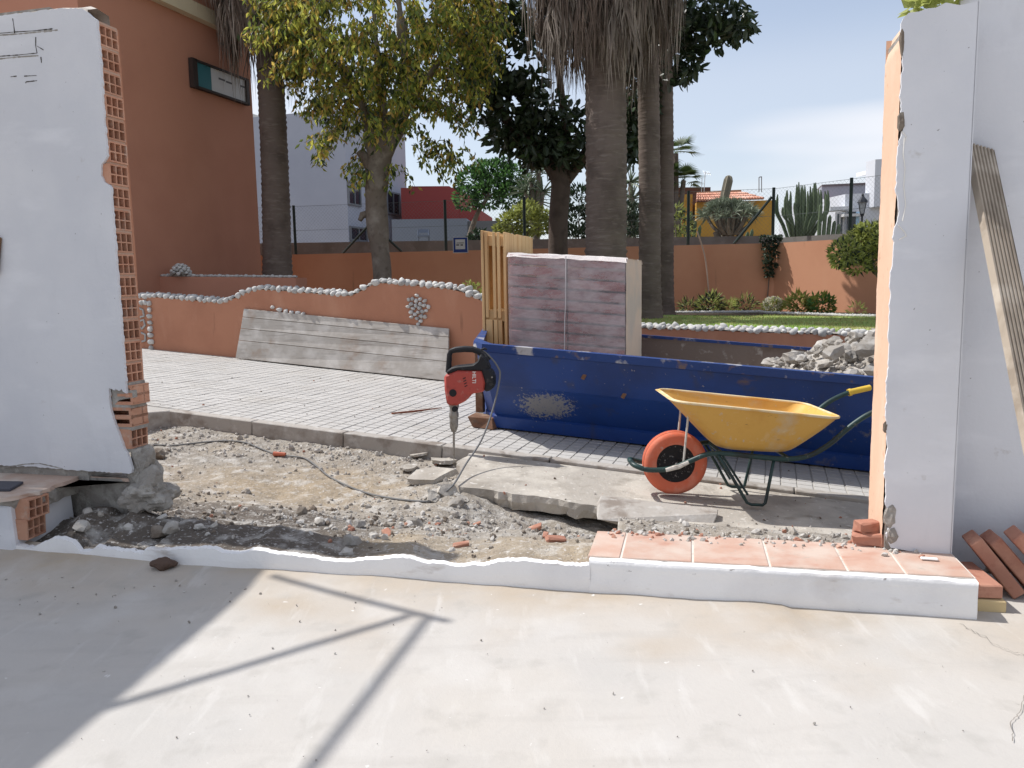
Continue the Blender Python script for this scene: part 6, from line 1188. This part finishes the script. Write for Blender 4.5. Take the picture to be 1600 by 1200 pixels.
bush('dark_shrub', 'dark shrub behind the trunk of the rubber tree', 20, [(900, 345, 22), (905, 310, 20), (895, 370, 18), (990, 350, 16), (985, 330, 14)], 1200, .16, .06, [m_dg, m_gb2], None, 'shrub', 1.0)
bush('yellow_shrub', 'sparse yellowing shrub right of the thinnest palm', 18.2, [(1062, 350, 16), (1058, 370, 14), (1070, 365, 12), (1055, 330, 10)], 420, .16, .04, [m_ol, m_dg, m_hg], None, 'shrub', 1.2)
bush('corner_bush', 'rounded olive green bush in front of the fence at the pier', 11.6, [(1345, 385, 30), (1320, 395, 22), (1365, 370, 26), (1375, 400, 28), (1340, 412, 18), (1312, 408, 12), (1390, 380, 26), (1352, 365, 18)], 4200, .075, .030, [m_ol, m_ol, m_hg, m_dg], ([(1395, 475), (1388, 450), (1372, 430), (1360, 410)], .05))
def rosette(mb, c, up, n, L, W_, spread=1.3):
    for k in range(n):
        d = (up + rv().normalized() * spread).normalized(); s = d.cross(rv()).normalized(); strip(mb, [c, c + d * L * .5, c + d * L * .85 + Vector((0, 0, -.06 * L)), c + d * L + Vector((0, 0, -.18 * L))], W_, s)
def yucca(label, d, heads, base, n=34, L=.55):
    t = thing('yucca', label, 'yucca', on_y(*base, d), None, 'yuccas beyond the fence'); g = MB(); s_ = MB()
    for px, py in heads: c = on_y(px, py, d); rosette(g, c, Vector((0, 0, .5)), n, L, .045, 1.2); s_.tube([on_y(*base, d), c], [.09, .06], 7)
    obj('leaf_heads', g.mesh('leaf_heads', [m_gy]), t); obj('stem', s_.mesh('stem', m_bark), t)
yucca('yucca with several spiky heads left of the rubber tree trunk', 22, [(830, 285), (842, 268), (822, 300), (848, 300), (836, 315)], (838, 380)); yucca('yucca with spiky heads between the thick palm and the slim dark palm', 21, [(985, 285), (988, 310), (980, 335), (992, 355), (984, 370)], (988, 385))
def fanpalm(label, d, heads, base):
    t = thing('fan_palm', label, 'palm tree', on_y(*base, d)); g = MB(); s_ = MB()
    for px, py, R_ in heads:
        c = on_y(px, py, d)
        for f in range(13):
            a = f * 2.4; el = RL.uniform(-.4, 1.1); o = Vector((math.cos(a) * math.cos(el), math.sin(a) * math.cos(el), math.sin(el))); hub = c + o * R_ * .5; sd_ = o.cross(Vector((0, 0, 1))).normalized(); up = sd_.cross(o); strip(g, [c, hub], .03, sd_)
            for q in range(15): th = (q / 14 - .5) * 3.2; dd = o * math.cos(th) + sd_ * math.sin(th); strip(g, [hub, hub + dd * R_ * .3, hub + dd * R_ * .6 + Vector((0, 0, -.1 * R_))], .05, up.cross(dd).normalized())
        s_.tube([on_y(*base, d), c], [.1, .07], 7)
    obj('frond_crown', g.mesh('frond_crown', m_frond), t); obj('trunk', s_.mesh('trunk', m_palmt), t)
fanpalm('small fan palm with two heads behind the thinnest palm trunk', 23, [(1056, 240, .75), (1068, 282, .6), (1046, 275, .5)], (1056, 385))
# dragon tree
DT = 20.; dt = thing('dragon_tree', 'dragon tree with dense grey green rosettes before the yellow house', 'tree', on_y(1138, 385, DT)); g = MB(); s_ = MB()
for k in range(95):
    a = RL.uniform(0, 2 * math.pi); rr = math.sqrt(RL.random()); x = rr * math.cos(a); y = rr * math.sin(a); p = on_y(1136 + 42 * x, 346 - 26 * math.sqrt(max(0, 1 - rr * rr)) + RL.uniform(-2, 4), DT) + Vector((0, .75 * y, 0)); rosette(g, p, Vector((x * .5, y * .5, .6)), 22, .27, .022, 1.0)
    if k % 2 == 0: b = on_y(1138 + 14 * x, 366, DT) + Vector((0, .3 * y, 0)); s_.tube([b, b.lerp(p, .5) + Vector((.05 * x, 0, -.03)), p], [.055, .04, .03], 5)
for px in (1118, 1134, 1142, 1158): s_.tube([on_y(1138 + (px - 1138) * .5, 388, DT), on_y(px, 362, DT)], [.10, .075], 7)
obj('crown', g.mesh('crown', [leafmat('dragon_leaf', (136, 150, 118), .15)]), dt); obj('trunk', s_.mesh('trunk', m_bark), dt)
# columnar and candelabra cacti
m_cac = mat('cactus_green', (92, 112, 74), .7, layers=[dict(c=(64, 82, 54), s=4, lo=.45, hi=.65, k=.8)], bump=[(30, .3, .01)])
def ribbed(mb, pts, r, n=10):
    o = len(mb.v); mb.tube(pts, r, n)
    c = [Vector(p) for p in pts]
    for i in range(len(pts)):
        for k in range(0, n, 2): q = Vector(mb.v[o + i * n + k]); mb.v[o + i * n + k] = tuple(c[i] + (q - c[i]) * .66)
t = thing('column_cactus', 'single tall columnar cactus rising above the dragon tree', 'cactus', on_y(1128, 385, 21)); g = MB(); ribbed(g, catmull([on_y(1130, 385, 21), on_y(1131, 320, 21), on_y(1134, 300, 21), on_y(1138, 282, 21), on_y(1139, 274, 21)], 3), [.12] * 10 + [.10, .08, .03], 12); obj('stem', g.mesh('stem', mat('cactus_brown', (128, 120, 100), .8)), t)
t = thing('candelabra_cactus', 'branching candelabra cactus behind the fence right of the yellow house', 'cactus', on_y(1248, 385, 19)); k_ = 0
for px, top in [(1213, 312), (1217, 303), (1222, 300), (1228, 298), (1233, 305), (1240, 290), (1244, 286), (1248, 292), (1252, 287), (1256, 290), (1260, 286), (1264, 292), (1268, 287), (1272, 286), (1276, 292), (1280, 285), (1284, 296), (1290, 298), (1295, 297), (1225, 312), (1236, 318), (1250, 310), (1262, 312), (1274, 308), (1282, 312), (1218, 325), (1244, 325), (1268, 322), (1238, 298), (1246, 300), (1258, 300), (1266, 302), (1271, 298), (1278, 302), (1287, 304), (1230, 312), (1241, 308), (1215, 318), (1255, 318)]:
    g = MB(); d_ = RL.uniform(-.35, .35); b = 1248 + (px - 1250) * .35; ribbed(g, catmull([on_y(b, 386, 19) + Vector((0, d_ * .3, 0)), on_y(b + (px - b) * .5, 352, 19) + Vector((0, d_, 0)), on_y(px, 330 if top < 318 else top + 12, 19) + Vector((0, d_, 0)), on_y(px, top, 19) + Vector((0, d_, 0))], 3), [.034] * 8 + [.03, .012], 8); obj('stem', g.mesh('stem', m_cac), t)
for i, (cx, tops, lab) in enumerate(((1298, (318, 330, 336, 345, 350), 'clump of columnar cacti right of the candelabra cactus'), (1088, (330, 345, 352), 'thin dark cactus stems left of the dragon tree'), (1173, (362, 358), 'two short cactus stems before the yellow wall'))):
    t = thing('cactus_clump', lab, 'cactus', on_y(cx, 385, 18.5), None, 'cactus clumps behind the fence')
    for j, tpy in enumerate(tops): g = MB(); px = cx + (j - len(tops) / 2) * 7; ribbed(g, [on_y(px - 2, 388, 18.5), on_y(px, (tpy + 388) / 2, 18.5), on_y(px + 2, tpy + 4, 18.5), on_y(px + 2.5, tpy, 18.5)], [.05, .05, .045, .015], 8); obj('stem', g.mesh('stem', m_cac), t)

# ---------------------------------------------------------------- bed along the far wall, lawn blades, creeper
def gz(px, d): p = on_y(px, 450, d); return Vector((p.x, d, zgar(p.x, d)))
for px, d, R_, n, L, W_, ms, lab in ((1110, 14.6, .20, 420, .14, .03, [m_dg, m_ol], 'leafy clump against the far wall, leftmost in the bed'), (1166, 14.5, .17, 260, .13, .02, [m_dg, m_ol], 'low ragged plant left of the pale flower head'), (1250, 13.6, .20, 300, .13, .035, [m_ol, m_hg], 'ragged green plant right of the pale flower head'), (1284, 13.2, .20, 420, .09, .04, [m_hg, m_gb], 'bright green low bush right in the bed'), (1140, 14.7, .13, 160, .12, .02, [m_ol], 'small tufted plant between two clumps in the bed'), (1075, 14.8, .14, 200, .12, .02, [m_ol, m_dg], 'tufted plant by the thinnest palm trunk'), (1340, 12.2, .12, 60, .10, .02, [m_ol], 'sparse sprig at the right end of the bed')):
    b = gz(px, d); t = thing('bed_plant', lab, 'plant', b, None, 'plants along the far wall'); g = MB(); leafball(g, b + Vector((0, 0, R_ * .6)), R_, n, L, W_, len(ms), 1.0, .2); obj('foliage', g.mesh('foliage', ms), t)
b = gz(1209, 13.9); t = thing('hydrangea', 'pale flowering plant in the bed at the far wall', 'plant', b); g = MB(); leafball(g, b + Vector((0, 0, .12)), .15, 140, .09, .05, 1, .8, .3); obj('foliage', g.mesh('foliage', [m_ol]), t)
g = MB(); leafball(g, b + Vector((-.02, -.04, .16)), .15, 420, .035, .03, 1, .75, .7); obj('flower_head', g.mesh('flower_head', [mat('cream_petal', (226, 220, 196), .7, transl=.3)]), t)
fp = fpt(1197); t = thing('wall_creeper', 'creeper hanging over the back wall at the fence post', 'plant', fp); g = MB(); s_ = MB()
for k in range(60): p = fp + Vector((RL.uniform(-.16, .16), -.2 - RL.random() * .08, RL.uniform(-.35, .12))); 
for k in range(320): z = -RL.random() ** 1.6 * .75 + .15; w = .16 * max(.12, 1 + z); leaf(g, fp + Vector((RL.uniform(-w, w), -.16 - RL.random() * .12, z)), Vector((RL.uniform(-1, 1), -.5, -.4)), .075, .06)
s_.tube([fp + Vector((0, -.18, .1)), fp + Vector((.02, -.17, -.5)), fp + Vector((-.02, -.17, -1.2))], .012, 5); obj('foliage', g.mesh('foliage', [m_dg, m_ol]), t); obj('stem', s_.mesh('stem', m_bark), t)
g = MB(); q0 = fpt(1095); g.tube(catmull([q0 + Vector((-.12, -.2, .25)), q0 + Vector((0, -.2, -.1)), q0 + Vector((.06, -.2, -.4)), q0 + Vector((.10, -.25, -.9)), q0 + Vector((.12, -.3, -1.2))], 4), .014, 6); tag(obj('dry_stem', g.mesh('dry_stem', mat('dry_stem', (190, 160, 138), .9))), 'bare dry stem against the far orange wall', 'plant')
se = thing('stone_edging', 'row of small white stones edging the bed at the far lawn', 'edging', gz(1200, 13.2))
g = MB(); ep = catmull([gz(1050, 14.2), gz(1120, 13.9), gz(1180, 13.6), gz(1200, 13.2), gz(1290, 12.2), gz(1310, 12.0), gz(1390, 11.2), gz(1450, 10.6)], 40)
for i in range(0, len(ep) - 1):
    add_mesh(g, cob[i % 6], xform(Vector((ep[i].x, ep[i].y, zgar(ep[i].x, ep[i].y) + .035)), (0, 0, i), (.032, .032, .032)))
obj('edging_stones', g.mesh('edging_stones', m_cobble, smooth=True), se)['kind'] = 'stuff'
g = MB()
for k in range(26000):
    x = RL.uniform(1.4, 7.5); y = ygar(x) + .05 + 4.9 * RL.random() ** 1.3; b = Vector((x, y, zgar(x, y) + .015)); a = RL.uniform(0, 6.3); w = .006; h_ = RL.uniform(.010, .032); s0 = Vector((math.cos(a) * w, math.sin(a) * w, 0)); g.mi = 0 if fbm(x * .9, y * .9, 2) + RL.uniform(-.25, .25) + (.25 if y < ygar(x) + 1.6 and x < 3.6 else -.12) > 0 else 1
    g.add([b - s0, b + s0, b + Vector((RL.uniform(-.02, .02), RL.uniform(-.02, .02), h_))], [(0, 1, 2)])
gr = obj('grass', g.mesh('grass', [leafmat('grass_green', (150, 190, 70), .6), leafmat('grass_dry', (190, 184, 104), .6)])); gr['kind'] = 'stuff'; tag(gr, 'short lawn grass behind the cobble topped wall', 'grass')
bush('low_plant', 'small yellow flowering plant peeking over the coping by the pine pallet', 10.2, [(742, 455, 12), (733, 448, 8), (752, 462, 8)], 260, .05, .02, [m_hg, m_ol], None, 'plant', .9)
b = wall_px(1460, 6, .15); p = WL(b[0], .2, ztp); t = thing('wall_weed', 'small weed growing on top of the white pier', 'plant', p); g = MB()
for px, py in ((1440, 5), (1452, 3), (1478, 2), (1462, -4)): a_, z_ = wall_px(px, py, .2); leafball(g, WL(a_, .2, z_), .04, 26, .05, .035, 1, .8, .2)
obj('foliage', g.mesh('foliage', [m_ol]), t)
